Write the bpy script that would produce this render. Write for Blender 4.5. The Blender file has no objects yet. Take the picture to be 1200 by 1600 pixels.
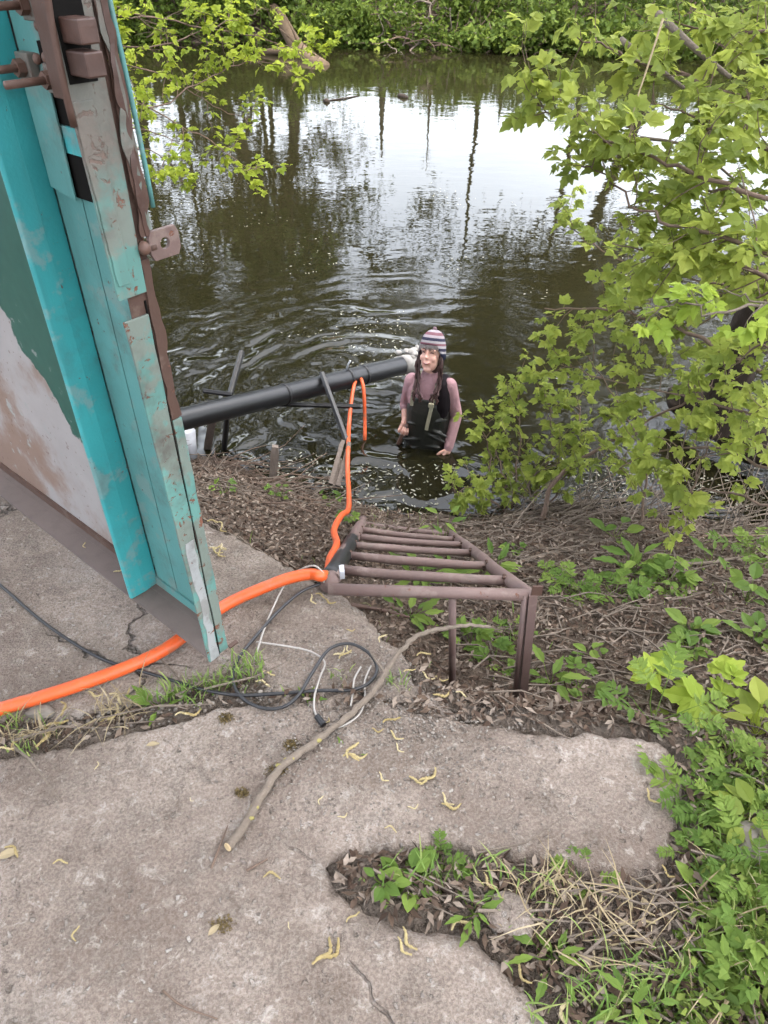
import bpy, math, random
import numpy as np
from mathutils import Vector, Matrix

rng = np.random.default_rng(7)
random.seed(7)
scene = bpy.context.scene
C = scene.collection
R = math.radians

# ------------------------------------------------------------------ camera, sky, sun, exposure
CAM_Z, PITCH, FOC, IW, IH = 1.55, R(38.7), 1160.0, 1200.0, 1600.0
WATER = -1.30
cam_data = bpy.data.cameras.new('camera')
cam = bpy.data.objects.new('camera', cam_data); C.objects.link(cam)
cam.location = (0, 0, CAM_Z)
cam.rotation_euler = (R(90) - PITCH, 0, 0)
cam_data.sensor_fit = 'VERTICAL'
cam_data.sensor_height = 32.0
cam_data.lens = 32.0 * FOC / IH
cam_data.clip_start = 0.05
cam_data.clip_end = 2000
scene.camera = cam

SUN_EL, SUN_AZ = R(74), R(110)          # azimuth measured from +Y towards +X: high, veiled by cloud
world = bpy.data.worlds.new('World'); scene.world = world
world.use_nodes = True
wn = world.node_tree; wn.nodes.clear()
sky = wn.nodes.new('ShaderNodeTexSky'); sky.sky_type = 'NISHITA'; sky.sun_disc = False
sky.sun_elevation = SUN_EL; sky.sun_rotation = SUN_AZ
sky.air_density = 1.0; sky.dust_density = 5.0; sky.ozone_density = 1.0
hs = wn.nodes.new('ShaderNodeHueSaturation'); hs.inputs['Saturation'].default_value = 0.38
hs.inputs['Value'].default_value = 1.0
wtc = wn.nodes.new('ShaderNodeTexCoord')
wno = wn.nodes.new('ShaderNodeTexNoise'); wno.inputs['Scale'].default_value = 2.2; wno.inputs['Detail'].default_value = 5
wmr = wn.nodes.new('ShaderNodeMapRange'); wmr.inputs[1].default_value = 0.3; wmr.inputs[2].default_value = 0.7
wmr.inputs[3].default_value = 0.85; wmr.inputs[4].default_value = 1.25
wmul = wn.nodes.new('ShaderNodeVectorMath'); wmul.operation = 'SCALE'
bg = wn.nodes.new('ShaderNodeBackground'); bg.inputs['Strength'].default_value = 0.15
wo = wn.nodes.new('ShaderNodeOutputWorld')
wn.links.new(sky.outputs[0], hs.inputs['Color'])
wn.links.new(wtc.outputs['Generated'], wno.inputs['Vector'])
wn.links.new(wno.outputs[0], wmr.inputs[0])
wn.links.new(hs.outputs[0], wmul.inputs[0]); wn.links.new(wmr.outputs[0], wmul.inputs['Scale'])
wn.links.new(wmul.outputs[0], bg.inputs['Color']); wn.links.new(bg.outputs[0], wo.inputs['Surface'])

sun_data = bpy.data.lights.new('sun', 'SUN')
sun_data.energy = 0.9; sun_data.angle = R(35); sun_data.color = (1.0, 0.97, 0.93)
sun = bpy.data.objects.new('sun', sun_data); C.objects.link(sun)
sd = Vector((math.sin(SUN_AZ) * math.cos(SUN_EL), math.cos(SUN_AZ) * math.cos(SUN_EL), math.sin(SUN_EL)))
sun.rotation_euler = (-sd).to_track_quat('-Z', 'Y').to_euler()
sun.location = (4, 2, 9)

vs = scene.view_settings
scene.display_settings.display_device = 'sRGB'
vs.view_transform = 'Standard'; vs.look = 'None'; vs.gamma = 1.0; vs.use_curve_mapping = False
vs.exposure = 3.08
scene.render.engine = 'CYCLES'
scene.cycles.use_denoising = True
scene.cycles.max_bounces = 4
scene.cycles.diffuse_bounces = 2
scene.cycles.glossy_bounces = 2
scene.cycles.use_adaptive_sampling = True
scene.cycles.adaptive_threshold = 0.03
scene.cycles.transmission_bounces = 3
scene.cycles.transparent_max_bounces = 8
scene.cycles.sample_clamp_indirect = 4.0
scene.cycles.caustics_reflective = False
scene.cycles.caustics_refractive = False

# ------------------------------------------------------------------ survey helpers: sight lines of the photograph met with real planes
_cp, _sp = math.cos(PITCH), math.sin(PITCH)
def ray(px, py):
    a = (px - IW / 2) / FOC; b = (IH / 2 - py) / FOC
    return Vector((a, _cp + b * _sp, -_sp + b * _cp))
def at(px, py, z=0.0):
    r = ray(px, py); t = (z - CAM_Z) / r.z
    return Vector((r.x * t, r.y * t, z))
def atd(px, py, d):
    r = ray(px, py); return Vector((r.x * d, r.y * d, CAM_Z + r.z * d))
def proj(p):
    x, y, z = p[0], p[1], p[2] - CAM_Z
    d = y * _cp - z * _sp; u = y * _sp + z * _cp
    return (IW / 2 + FOC * x / d, IH / 2 - FOC * u / d, d)

# ------------------------------------------------------------------ numpy noise
_perm = rng.random((256, 256))
def vnoise(x, y):
    x = np.asarray(x, float); y = np.asarray(y, float)
    xi = np.floor(x).astype(int); yi = np.floor(y).astype(int)
    fx = x - xi; fy = y - yi
    fx = fx * fx * (3 - 2 * fx); fy = fy * fy * (3 - 2 * fy)
    g = lambda i, j: _perm[i % 256, j % 256]
    return (g(xi, yi) * (1 - fx) + g(xi + 1, yi) * fx) * (1 - fy) + (g(xi, yi + 1) * (1 - fx) + g(xi + 1, yi + 1) * fx) * fy
def fbm(x, y, o=4):
    s = 0; a = .5; n = 0
    x = np.asarray(x, float); y = np.asarray(y, float)
    for i in range(o):
        s = s + a * vnoise(x + 17.3 * i, y - 9.1 * i); n += a; a *= .5; x = x * 2.03; y = y * 2.03
    return s / n - .5
def sstep(a, b, x):
    t = np.clip((np.asarray(x, float) - a) / (b - a), 0, 1); return t * t * (3 - 2 * t)

# ------------------------------------------------------------------ materials
class G:
    def __init__(s, name):
        s.m = bpy.data.materials.new(name); s.m.use_nodes = True
        s.nt = s.m.node_tree; s.nt.nodes.clear()
        s._pos = None
    def n(s, t, props=None, **ins):
        nd = s.nt.nodes.new('ShaderNode' + t)
        for k, v in (props or {}).items(): setattr(nd, k, v)
        for k, v in ins.items():
            k2 = int(k[1:]) if k[0] == '_' and k[1:].isdigit() else k.replace('__', ' ')
            s.put(nd.inputs[k2], v)
        return nd
    def put(s, sock, v):
        if isinstance(v, bpy.types.NodeSocket): s.nt.links.new(v, sock)
        elif v is not None:
            if isinstance(v, (tuple, list)) and len(v) == 3 and sock.type == 'RGBA': v = (*v, 1)
            sock.default_value = v
    def pos(s):
        if s._pos is None: s._pos = s.n('NewGeometry').outputs['Position']
        return s._pos
    def island(s): return s.n('NewGeometry').outputs['Random Per Island']
    def obj(s): return s.n('TexCoord').outputs['Object']
    def rnd(s): return s.n('ObjectInfo').outputs['Random']
    def noise(s, sc, det=4, vec=None, rough=.55, dist=0.0):
        return s.n('TexNoise', Vector=vec if vec is not None else s.pos(), Scale=sc, Detail=det, Roughness=rough, Distortion=dist).outputs[0]
    def voro(s, sc, vec=None, feature='F1', out='Distance', rnd=1.0):
        return s.n('TexVoronoi', {'feature': feature}, Vector=vec if vec is not None else s.pos(), Scale=sc, Randomness=rnd).outputs[out]
    def math(s, op, a, b=0.0, c=None, clamp=False):
        nd = s.n('Math', {'operation': op, 'use_clamp': clamp}); s.put(nd.inputs[0], a); s.put(nd.inputs[1], b)
        if c is not None: s.put(nd.inputs[2], c)
        return nd.outputs[0]
    def step(s, v, a, b, lo=0.0, hi=1.0):
        nd = s.n('MapRange', {'interpolation_type': 'SMOOTHSTEP'})
        s.put(nd.inputs[0], v)
        for i, k in enumerate((a, b, lo, hi)): s.put(nd.inputs[i + 1], k)
        return nd.outputs[0]
    def mix(s, f, a, b, bt='MIX'):
        nd = s.n('Mix', {'data_type': 'RGBA', 'blend_type': bt})
        s.put(nd.inputs[0], f); s.put(nd.inputs[6], a); s.put(nd.inputs[7], b)
        return nd.outputs[2]
    def ramp(s, f, stops):
        nd = s.n('ValToRGB'); s.put(nd.inputs[0], f); e = nd.color_ramp.elements
        while len(e) < len(stops): e.new(.5)
        for el, (p, c) in zip(e, stops): el.position = p; el.color = (*c, 1)
        return nd.outputs[0]
    def sep(s, v): return s.n('SeparateXYZ', Vector=v).outputs
    def comb(s, x, y, z):
        nd = s.n('CombineXYZ'); s.put(nd.inputs[0], x); s.put(nd.inputs[1], y); s.put(nd.inputs[2], z); return nd.outputs[0]
    def bump(s, h, st=.3, d=.01, nrm=None):
        nd = s.n('Bump'); s.put(nd.inputs['Strength'], st); s.put(nd.inputs['Distance'], d); s.put(nd.inputs['Height'], h)
        if nrm is not None: s.put(nd.inputs['Normal'], nrm)
        return nd.outputs[0]
    def bsdf(s, col, rough=.7, spec=.3, metal=0.0, nrm=None, **k):
        nd = s.n('BsdfPrincipled')
        s.put(nd.inputs['Base Color'], col); s.put(nd.inputs['Roughness'], rough); s.put(nd.inputs['Specular IOR Level'], spec)
        s.put(nd.inputs['Metallic'], metal)
        if nrm is not None: s.put(nd.inputs['Normal'], nrm)
        for a, b in k.items(): s.put(nd.inputs[a.replace('__', ' ')], b)
        return nd.outputs[0]
    def out(s, sh):
        o = s.n('OutputMaterial'); s.nt.links.new(sh, o.inputs['Surface']); return s.m
    def mixsh(s, f, a, b):
        nd = s.n('MixShader'); s.put(nd.inputs[0], f); s.nt.links.new(a, nd.inputs[1]); s.nt.links.new(b, nd.inputs[2]); return nd.outputs[0]

M = {}
def leafmat(name, a, b, c, trans=.35, rand='obj', rough=.5, tint=1.15):
    g = G(name)
    r = g.rnd() if rand == 'obj' else g.island()
    col = g.ramp(r, [(0.0, a), (.5, b), (1.0, c)])
    col = g.mix(g.math('MULTIPLY', g.noise(60, 2, g.obj() if rand == 'obj' else None), .35), col, tuple(x * .55 for x in a))
    b1 = g.bsdf(col, rough + .08, .13)
    tcol = g.mix(.6, col, tuple(min(1, x * 1.6) for x in c))
    if trans <= .06: M[name] = g.out(b1); return
    t = g.n('BsdfTranslucent', Color=tcol).outputs[0]
    M[name] = g.out(g.mixsh(trans, b1, t))
# foliage base colours
leafmat('leaf_near', (.115, .155, .03), (.21, .258, .045), (.315, .355, .07), .46)
leafmat('leaf_near_mass', (.11, .15, .03), (.20, .248, .044), (.30, .34, .067), .46, 'isl')
leafmat('leaf_bright', (.19, .27, .035), (.25, .33, .045), (.31, .385, .055), .42)
leafmat('leaf_sprig', (.15, .205, .02), (.21, .265, .026), (.28, .325, .036), .42)
leafmat('leaf_sprig_mass', (.15, .205, .02), (.21, .265, .026), (.28, .325, .036), .42, 'isl')
leafmat('leaf_weed', (.06, .11, .02), (.10, .158, .028), (.16, .22, .042), .32)
leafmat('leaf_weed_mass', (.05, .085, .018), (.105, .152, .03), (.19, .235, .05), .32, 'isl')
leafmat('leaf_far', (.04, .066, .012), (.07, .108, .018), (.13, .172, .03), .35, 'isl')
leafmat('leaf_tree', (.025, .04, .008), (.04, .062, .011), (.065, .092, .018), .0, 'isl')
leafmat('grass', (.08, .16, .03), (.14, .23, .05), (.30, .32, .12), .3, 'isl')
leafmat('litter', (.045, .029, .021), (.105, .073, .052), (.25, .205, .165), .05, 'isl', .85)
leafmat('catkin_yellow', (.26, .20, .09), (.36, .295, .15), (.42, .36, .22), .08, 'obj', .85)
leafmat('speck', (.15, .145, .11), (.21, .205, .165), (.27, .265, .225), .05, 'isl', .8)
leafmat('dry_grass', (.20, .155, .09), (.28, .225, .135), (.36, .30, .20), .1, 'isl', .8)

def bark(name, a, b, sc=30, st=.6):
    g = G(name); o = g.pos()
    s = g.sep(o); v = g.comb(s[0], s[1], g.math('MULTIPLY', s[2], .35))
    n1 = g.noise(sc, 5, v, .65); n2 = g.noise(sc * .15, 3)
    col = g.mix(n1, a, b); col = g.mix(g.math('MULTIPLY', n2, .5), col, tuple(x * .5 for x in a))
    M[name] = g.out(g.bsdf(col, .88, .15, nrm=g.bump(n1, st, .012)))
bark('bark_dark', (.012, .009, .007), (.055, .04, .03), 34, 1.0)
bark('bark_tree', (.04, .032, .025), (.12, .095, .07), 25)
bark('bark_log', (.05, .034, .021), (.14, .10, .066), 30)
bark('twig', (.095, .074, .057), (.23, .19, .152), 60, .6)
bark('twig_dark', (.09, .06, .045), (.20, .145, .11), 60, .4)
bark('old_wood', (.10, .078, .064), (.24, .20, .17), 45, .6)
bark('grey_board', (.11, .10, .09), (.26, .24, .22), 20, .4)

def concrete(name, lo, hi, wet):
    g = G(name); p = g.pos()
    n1 = g.noise(2.2, 5, rough=.6); n2 = g.noise(11, 5, rough=.65); n3 = g.noise(70, 3)
    col = g.mix(g.step(n1, .33, .68), lo, hi)
    col = g.mix(g.step(n2, .46, .66, 0, .55), col, (.15, .124, .102))
    col = g.mix(g.step(n2, .42, .30, 0, .6), col, (.36, .325, .285))
    n4 = g.noise(27, 5, rough=.75, dist=.6)
    col = g.mix(g.step(n4, .55, .66, 0, .7), col, (.36, .325, .285))
    col = g.mix(g.step(n4, .43, .33, 0, .55), col, (.10, .078, .063))
    dv = g.n('VectorMath', {'operation': 'MULTIPLY_ADD'}); g.put(dv.inputs[0], g.n('TexNoise', Vector=p, Scale=75.0, Detail=3.0).outputs[1]); dv.inputs[1].default_value = (.022,) * 3; g.put(dv.inputs[2], p); dv = dv.outputs[0]
    v = g.voro(60, dv); vc = g.voro(60, dv, out='Color')
    big = g.math('GREATER_THAN', g.sep(vc)[0], .78)
    ag = g.math('MULTIPLY', g.step(v, .36, .24), big)
    agc = g.ramp(g.sep(vc)[1], [(0, (.18, .15, .13)), (.5, (.28, .25, .22)), (1, (.37, .34, .30))])
    expo = g.step(g.noise(1.6, 3), .40, .56)
    col = g.mix(g.math('MULTIPLY', ag, expo), col, agc)
    brn = g.step(g.noise(1.15, 5, rough=.62, dist=.8), .48, .64, 0, .62)
    col = g.mix(brn, col, (.105, .078, .058))
    pale = g.step(g.noise(1.9, 4, rough=.6, dist=.5), .56, .70, 0, .5)
    col = g.mix(pale, col, (.30, .268, .238))
    stain = g.step(g.noise(3.7, 4, rough=.7, dist=.4), .58, .70, 0, .7)
    col = g.mix(stain, col, (.085, .066, .05))
    pits = g.math('MULTIPLY', g.step(g.voro(24, dv), .16, .06, 0, .6), g.step(g.noise(6, 3), .48, .60))
    col = g.mix(pits, col, (.085, .068, .054))
    h = g.math('ADD', g.math('MULTIPLY', n2, .9), g.math('MULTIPLY', n3, .25))
    h = g.math('ADD', h, g.math('MULTIPLY', n4, .35))
    h = g.math('ADD', h, g.math('MULTIPLY', ag, .3)); h = g.math('SUBTRACT', h, g.math('MULTIPLY', pits, .7))
    wp = g.n('VectorMath', {'operation': 'ADD'}); g.put(wp.inputs[0], g.pos()); sc_ = g.n('VectorMath', {'operation': 'SCALE'}); g.put(sc_.inputs[0], g.n('TexNoise', Vector=g.pos(), Scale=6.0, Detail=4.0).outputs[1]); sc_.inputs['Scale'].default_value = .22; g.put(wp.inputs[1], sc_.outputs[0])
    cr = g.step(g.voro(1.15, wp.outputs[0], 'DISTANCE_TO_EDGE'), .006, .001); cr = g.math('MULTIPLY', cr, g.step(g.noise(1.7, 2), .48, .56))
    col = g.mix(g.math('MULTIPLY', cr, .8), col, (.045, .036, .03)); h = g.math('SUBTRACT', h, g.math('MULTIPLY', cr, 1.2))
    n5 = g.noise(150, 3, rough=.75); n6 = g.noise(420, 2)
    col = g.mix(g.step(n5, .40, .62, 0, g.step(n1, .35, .65, .5, 1.0)), g.mix(.34, col, (.06, .047, .038)), g.mix(.20, col, (.42, .385, .34)))
    col = g.mix(g.step(n6, .63, .74, 0, .3), col, (.33, .30, .265)); col = g.mix(g.step(n6, .40, .30, 0, .5), col, (.09, .075, .062))
    h = g.math('ADD', h, g.math('MULTIPLY', n5, .35))
    M[name] = g.out(g.bsdf(col, .92, .15, nrm=g.bump(h, 1.0, .02)))
concrete('concrete', (.148, .112, .089), (.272, .221, .183), 0)

g = G('soil')
n1 = g.noise(2.5, 4); n2 = g.noise(18, 5, rough=.7); n3 = g.noise(90, 3)
c = g.mix(n2, (.05, .036, .026), (.15, .113, .086))
c = g.mix(g.step(n1, .5, .68, 0, .6), c, (.085, .068, .05))
sx_s = g.sep(g.pos()); c = g.mix(g.math('MULTIPLY', g.step(sx_s[2], -.07, -.01), .45), c, g.mix(n2, (.10, .082, .066), (.22, .188, .158)))
c = g.mix(g.step(n3, .62, .72, 0, .8), c, (.24, .208, .176))
M['soil'] = g.out(g.bsdf(c, .95, .1, nrm=g.bump(g.math('ADD', g.math('ADD', n2, g.math('MULTIPLY', g.noise(45, 4, rough=.7), .7)), g.math('MULTIPLY', n3, .5)), 1.0, .045)))

# pond: dark silty water, near-mirror, rings spreading from the wader, the hose and the pipe mouth
g = G('pond_water'); p = g.pos(); s_ = g.sep(p)
def rings(cx, cy, wl, r0, r1, amp, ph):
    dx = g.math('SUBTRACT', s_[0], cx); dy = g.math('SUBTRACT', s_[1], cy)
    r = g.math('SQRT', g.math('ADD', g.math('MULTIPLY', dx, dx), g.math('MULTIPLY', dy, dy)))
    w = g.noise(1.1, 3); r2 = g.math('ADD', r, g.math('MULTIPLY', w, .9))
    sn = g.math('SINE', g.math('MULTIPLY_ADD', r2, 6.2832 / wl, ph))
    fall = g.math('MULTIPLY', g.step(r, r1, r1 * .35), g.step(r, r0 * .3, r0))
    side = g.math('ADD', g.step(dx, .7, -.9, .12, 1.0), 0.0)
    return g.math('MULTIPLY', g.math('MULTIPLY', g.math('MULTIPLY', sn, side), g.math('MULTIPLY', fall, g.step(g.noise(.9, 2), .35, .6, .35, 1.0))), amp)
h = g.math('ADD', rings(.22, 4.55, .30, .25, 3.4, .0125, 0), rings(.05, 5.15, .21, .2, 2.6, .0055, 1.1))
h = g.math('ADD', h, rings(-.13, 4.42, .15, .1, 1.1, .0018, 2))
near = g.step(s_[1], 9.0, 4.2)
h = g.math('ADD', h, g.math('MULTIPLY', g.math('MULTIPLY', g.noise(3.6, 3, dist=.8), near), .0085))
h = g.math('ADD', h, g.math('MULTIPLY', g.math('MULTIPLY', g.noise(16, 2), near), .0010))
far_n = g.n('TexNoise', Vector=g.comb(g.math('MULTIPLY', s_[0], .8), g.math('MULTIPLY', s_[1], 1.3), 0.0), Scale=2.1, Detail=3).outputs[0]
h = g.math('ADD', h, g.math('MULTIPLY', far_n, .0042))
nb = g.bump(h, 1.0, 1.0)
wc = g.mix(g.noise(.6, 3), (.0055, .0052, .0022), (.0125, .0112, .0048))
M['pond_water'] = g.out(g.bsdf(wc, .025, .5, nrm=nb, IOR=1.333))

def paint(name, col, worn=.5, rust=.5, rough=.42, grime=.3, prim=(.33, .32, .30), soot=None):
    g = G(name)
    n1 = g.noise(9, 5, rough=.65); n2 = g.noise(38, 5, rough=.7, dist=.5); n3 = g.noise(3, 3)
    s = g.sep(g.pos()); streak = g.noise(22, 4, g.comb(s[0], s[1], g.math('MULTIPLY', s[2], .08)), .6)
    c = g.mix(g.step(n3, .3, .7), tuple(x * .86 for x in col), tuple(min(1, x * 1.1) for x in col))
    c = g.mix(g.step(streak, .48, .72, 0, .45), c, tuple(.45 * x + .2 * y for x, y in zip(col, prim)))
    c = g.mix(g.step(n1, .70 - .22 * worn, .78 - .22 * worn, 0, .8 * min(1, worn * 1.4)), c, prim)
    rm = g.step(n2, .74 - .2 * rust, .80 - .2 * rust)
    rc = g.mix(g.noise(60, 3), (.055, .024, .016), (.21, .085, .05))
    c = g.mix(rm, c, rc)
    gr = g.step(g.noise(5, 5, rough=.7), .5, .75, 0, grime)
    c = g.mix(gr, c, (.06, .05, .042))
    if soot:
        sm = g.step(g.math('ADD', s[2], g.math('MULTIPLY', g.math('SUBTRACT', g.noise(11, 4), .5), .5)), soot[0], soot[1], 0, .85)
        c = g.mix(sm, c, g.mix(n2, (.05, .04, .034), (.15, .12, .10)))
    M[name] = g.out(g.bsdf(c, g.math('ADD', g.math('MULTIPLY', rm, .4), rough), .4, nrm=g.bump(g.math('SUBTRACT', g.math('ADD', g.math('MULTIPLY', n1, .4), g.math('MULTIPLY', g.noise(140, 3), .25)), rm), .55, .004)))
paint('paint_turquoise', (.036, .27, .28), .75, .46, .42, .5, (.14, .24, .235))
paint('paint_teal', (.075, .205, .195), .72, .46, .5, .6, (.125, .19, .175))
paint('paint_teal_worn', (.085, .20, .175), 1.05, .82, .55, .9, (.135, .14, .118), (1.10, 1.30))
paint('paint_primer', (.24, .25, .245), .8, .6, .6, .6, (.16, .155, .145))
paint('rust_steel', (.062, .032, .022), .6, .55, .7, .3, (.10, .068, .053))
paint('rust_pipe', (.118, .076, .066), .8, .55, .62, .5, (.15, .108, .092))
paint('rust_tray', (.105, .08, .07), .4, .3, .65, .35, (.12, .098, .088))

def plain(name, col, rough=.5, spec=.4, var=.25, sc=25, bst=.15, metal=0.0, objspace=False):
    g = G(name); v = g.obj() if objspace else None
    n = g.noise(sc, 4, v)
    c = g.mix(n, tuple(x * (1 - var) for x in col), tuple(min(1, x * (1 + var)) for x in col))
    M[name] = g.out(g.bsdf(c, rough, spec, metal, nrm=g.bump(n, bst, .004)))
plain('gap_shade', (.004, .0035, .003), .8, .1)  # near-black colour standing in for the shade inside the door's gaps
plain('black_pipe', (.0075, .0078, .0085), .34, .4, .5, 14, .12)
plain('pipe_mouth', (.20, .19, .175), .6, .3, .3, 30)
plain('black_stake', (.007, .0066, .007), .45, .4)
plain('black_cable', (.006, .006, .007), .42, .5)
plain('white_wire', (.27, .25, .225), .6, .3)
plain('white_plastic', (.34, .35, .37), .5, .4)
plain('cut_wood', (.40, .30, .17), .8, .2)
plain('moss', (.105, .078, .036), .95, .1, .5, 120, .8)
plain('stone', (.15, .132, .112), .85, .2, .35, 40, .4)
leafmat('pebble', (.09, .075, .062), (.16, .138, .118), (.26, .235, .205), .0, 'isl', .85)
plain('bolt_rust', (.092, .05, .036), .6, .4, .35, 60, .4)
plain('block_rust', (.052, .026, .019), .5, .45, .5, 25, .5)
# orange corrugated-free polyethylene hose
g = G('orange_hose'); n = g.noise(8, 4); n2 = g.noise(70, 3)
c = g.mix(n, (.44, .058, .010), (.55, .088, .017)); c = g.mix(g.step(n2, .56, .70, 0, .5), c, (.22, .075, .035)); c = g.mix(g.step(g.noise(14, 5, rough=.7), .54, .68, 0, .6), c, (.24, .10, .05))
M['orange_hose'] = g.out(g.bsdf(c, .42, .4, nrm=g.bump(n2, .08, .003)))
# door sheet: dark green over grey undercoat and rust, the green ends along a ragged line
DOOR_SHEET_LINE = None
# ------------------------------------------------------------------ mesh helpers
def mesh_np(name, V, F, smooth=False):
    V = np.asarray(V, np.float32).reshape(-1, 3)
    me = bpy.data.meshes.new(name)
    if isinstance(F, np.ndarray):
        n, k = F.shape
        me.vertices.add(len(V)); me.vertices.foreach_set('co', V.ravel())
        me.loops.add(n * k); me.loops.foreach_set('vertex_index', F.astype(np.int32).ravel())
        me.polygons.add(n); me.polygons.foreach_set('loop_start', np.arange(0, n * k, k, dtype=np.int32))
        try: me.polygons.foreach_set('loop_total', np.full(n, k, np.int32))
        except Exception: pass
        me.update(calc_edges=True); me.validate()
    else:
        me.from_pydata(V.tolist(), [], F); me.update()
    if smooth: me.shade_smooth()
    return me

class MB:
    def __init__(s): s.v = []; s.f = []
    def add(s, V, F):
        o = len(s.v); s.v.extend([tuple(map(float, q)) for q in V]); s.f.extend([tuple(i + o for i in f) for f in F]); return s
    def box(s, p, ax, ay, az):
        "box with corner p and edge vectors ax, ay, az"
        p, ax, ay, az = map(Vector, (p, ax, ay, az))
        V = [p, p + ax, p + ax + ay, p + ay]; V += [q + az for q in V]
        F = [(3, 2, 1, 0), (4, 5, 6, 7), (0, 1, 5, 4), (1, 2, 6, 5), (2, 3, 7, 6), (3, 0, 4, 7)]
        if ax.cross(ay).dot(az) < 0: F = [f[::-1] for f in F]
        return s.add(V, F)
    def prism(s, poly, ext):
        n = len(poly); ext = Vector(ext); V = [Vector(q) for q in poly]; V += [q + ext for q in V]
        F = [tuple(range(n))[::-1], tuple(range(n, 2 * n))] + [(i, (i + 1) % n, n + (i + 1) % n, n + i) for i in range(n)]
        return s.add(V, F)
    def tube(s, P, r, seg=8, cap=True, jit=0.0):
        P = [Vector(q) for q in P]; n = len(P)
        if n < 2: return s
        rr = r if hasattr(r, '__len__') else [r] * n
        t0 = (P[1] - P[0]).normalized()
        a = t0.orthogonal().normalized()
        V = []
        for i in range(n):
            t = (P[min(i + 1, n - 1)] - P[max(i - 1, 0)])
            if t.length < 1e-9: t = t0
            t.normalize(); a = (a - t * a.dot(t))
            if a.length < 1e-6: a = t.orthogonal()
            a.normalize(); b = t.cross(a)
            for k in range(seg):
                th = 2 * math.pi * k / seg; q = rr[i] * (1 + (jit * (random.random() - .5) if jit else 0))
                V.append(P[i] + a * (math.cos(th) * q) + b * (math.sin(th) * q))
        F = [(i * seg + k, i * seg + (k + 1) % seg, (i + 1) * seg + (k + 1) % seg, (i + 1) * seg + k) for i in range(n - 1) for k in range(seg)]
        if cap: F += [tuple(range(seg))[::-1], tuple((n - 1) * seg + k for k in range(seg))]
        return s.add(V, F)
    def ell(s, c, r, seg=12, rings=8, rot=None):
        V = []; c = Vector(c)
        for i in range(rings + 1):
            ph = math.pi * i / rings
            for k in range(seg):
                th = 2 * math.pi * k / seg
                q = Vector((r[0] * math.sin(ph) * math.cos(th), r[1] * math.sin(ph) * math.sin(th), -r[2] * math.cos(ph)))
                V.append(c + (rot @ q if rot is not None else q))
        F = [(i * seg + k, i * seg + (k + 1) % seg, (i + 1) * seg + (k + 1) % seg, (i + 1) * seg + k) for i in range(rings) for k in range(seg)]
        return s.add(V, F)
    def mesh(s, name, mat, smooth=False):
        me = bpy.data.meshes.new(name); me.from_pydata(s.v, [], s.f); me.update()
        if smooth: me.shade_smooth()
        if mat: me.materials.append(M[mat])
        return me
    def build(s, name, mat, parent=None, smooth=False, bevel=0.0):
        o = bpy.data.objects.new(name, s.mesh(name, mat, smooth)); C.objects.link(o)
        if parent is not None: attach(o, parent)
        if bevel:
            b = o.modifiers.new('edge', 'BEVEL'); b.width = bevel; b.segments = 2; b.limit_method = 'ANGLE'; b.angle_limit = R(35)
        return o
def attach(o, parent):
    o.parent = parent; o.matrix_parent_inverse = parent.matrix_basis.inverted()
def empty(name, loc=(0, 0, 0), rz=0.0):
    o = bpy.data.objects.new(name, None); C.objects.link(o); o.location = loc; o.rotation_euler = (0, 0, rz); o.empty_display_size = .05
    return o
def tag(o, label=None, cat=None, group=None, kind=None):
    if label: o['label'] = label
    if cat: o['category'] = cat
    if group: o['group'] = group
    if kind: o['kind'] = kind
    return o
def link(name, me, parent=None, mat=None):
    if mat and not me.materials: me.materials.append(M[mat])
    o = bpy.data.objects.new(name, me); C.objects.link(o)
    if parent is not None: attach(o, parent)
    return o
def smooth_path(P, k=6):
    P = [Vector(q) for q in P]; out = []
    for i in range(len(P) - 1):
        p0, p1, p2, p3 = P[max(i - 1, 0)], P[i], P[i + 1], P[min(i + 2, len(P) - 1)]
        for j in range(k):
            t = j / k
            out.append(.5 * ((2 * p1) + (p2 - p0) * t + (2 * p0 - 5 * p1 + 4 * p2 - p3) * t * t + (3 * p1 - p0 - 3 * p2 + p3) * t ** 3))
    out.append(P[-1]); return out
def lerp_list(a, b, n): return [a + (b - a) * i / (n - 1) for i in range(n)]

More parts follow.
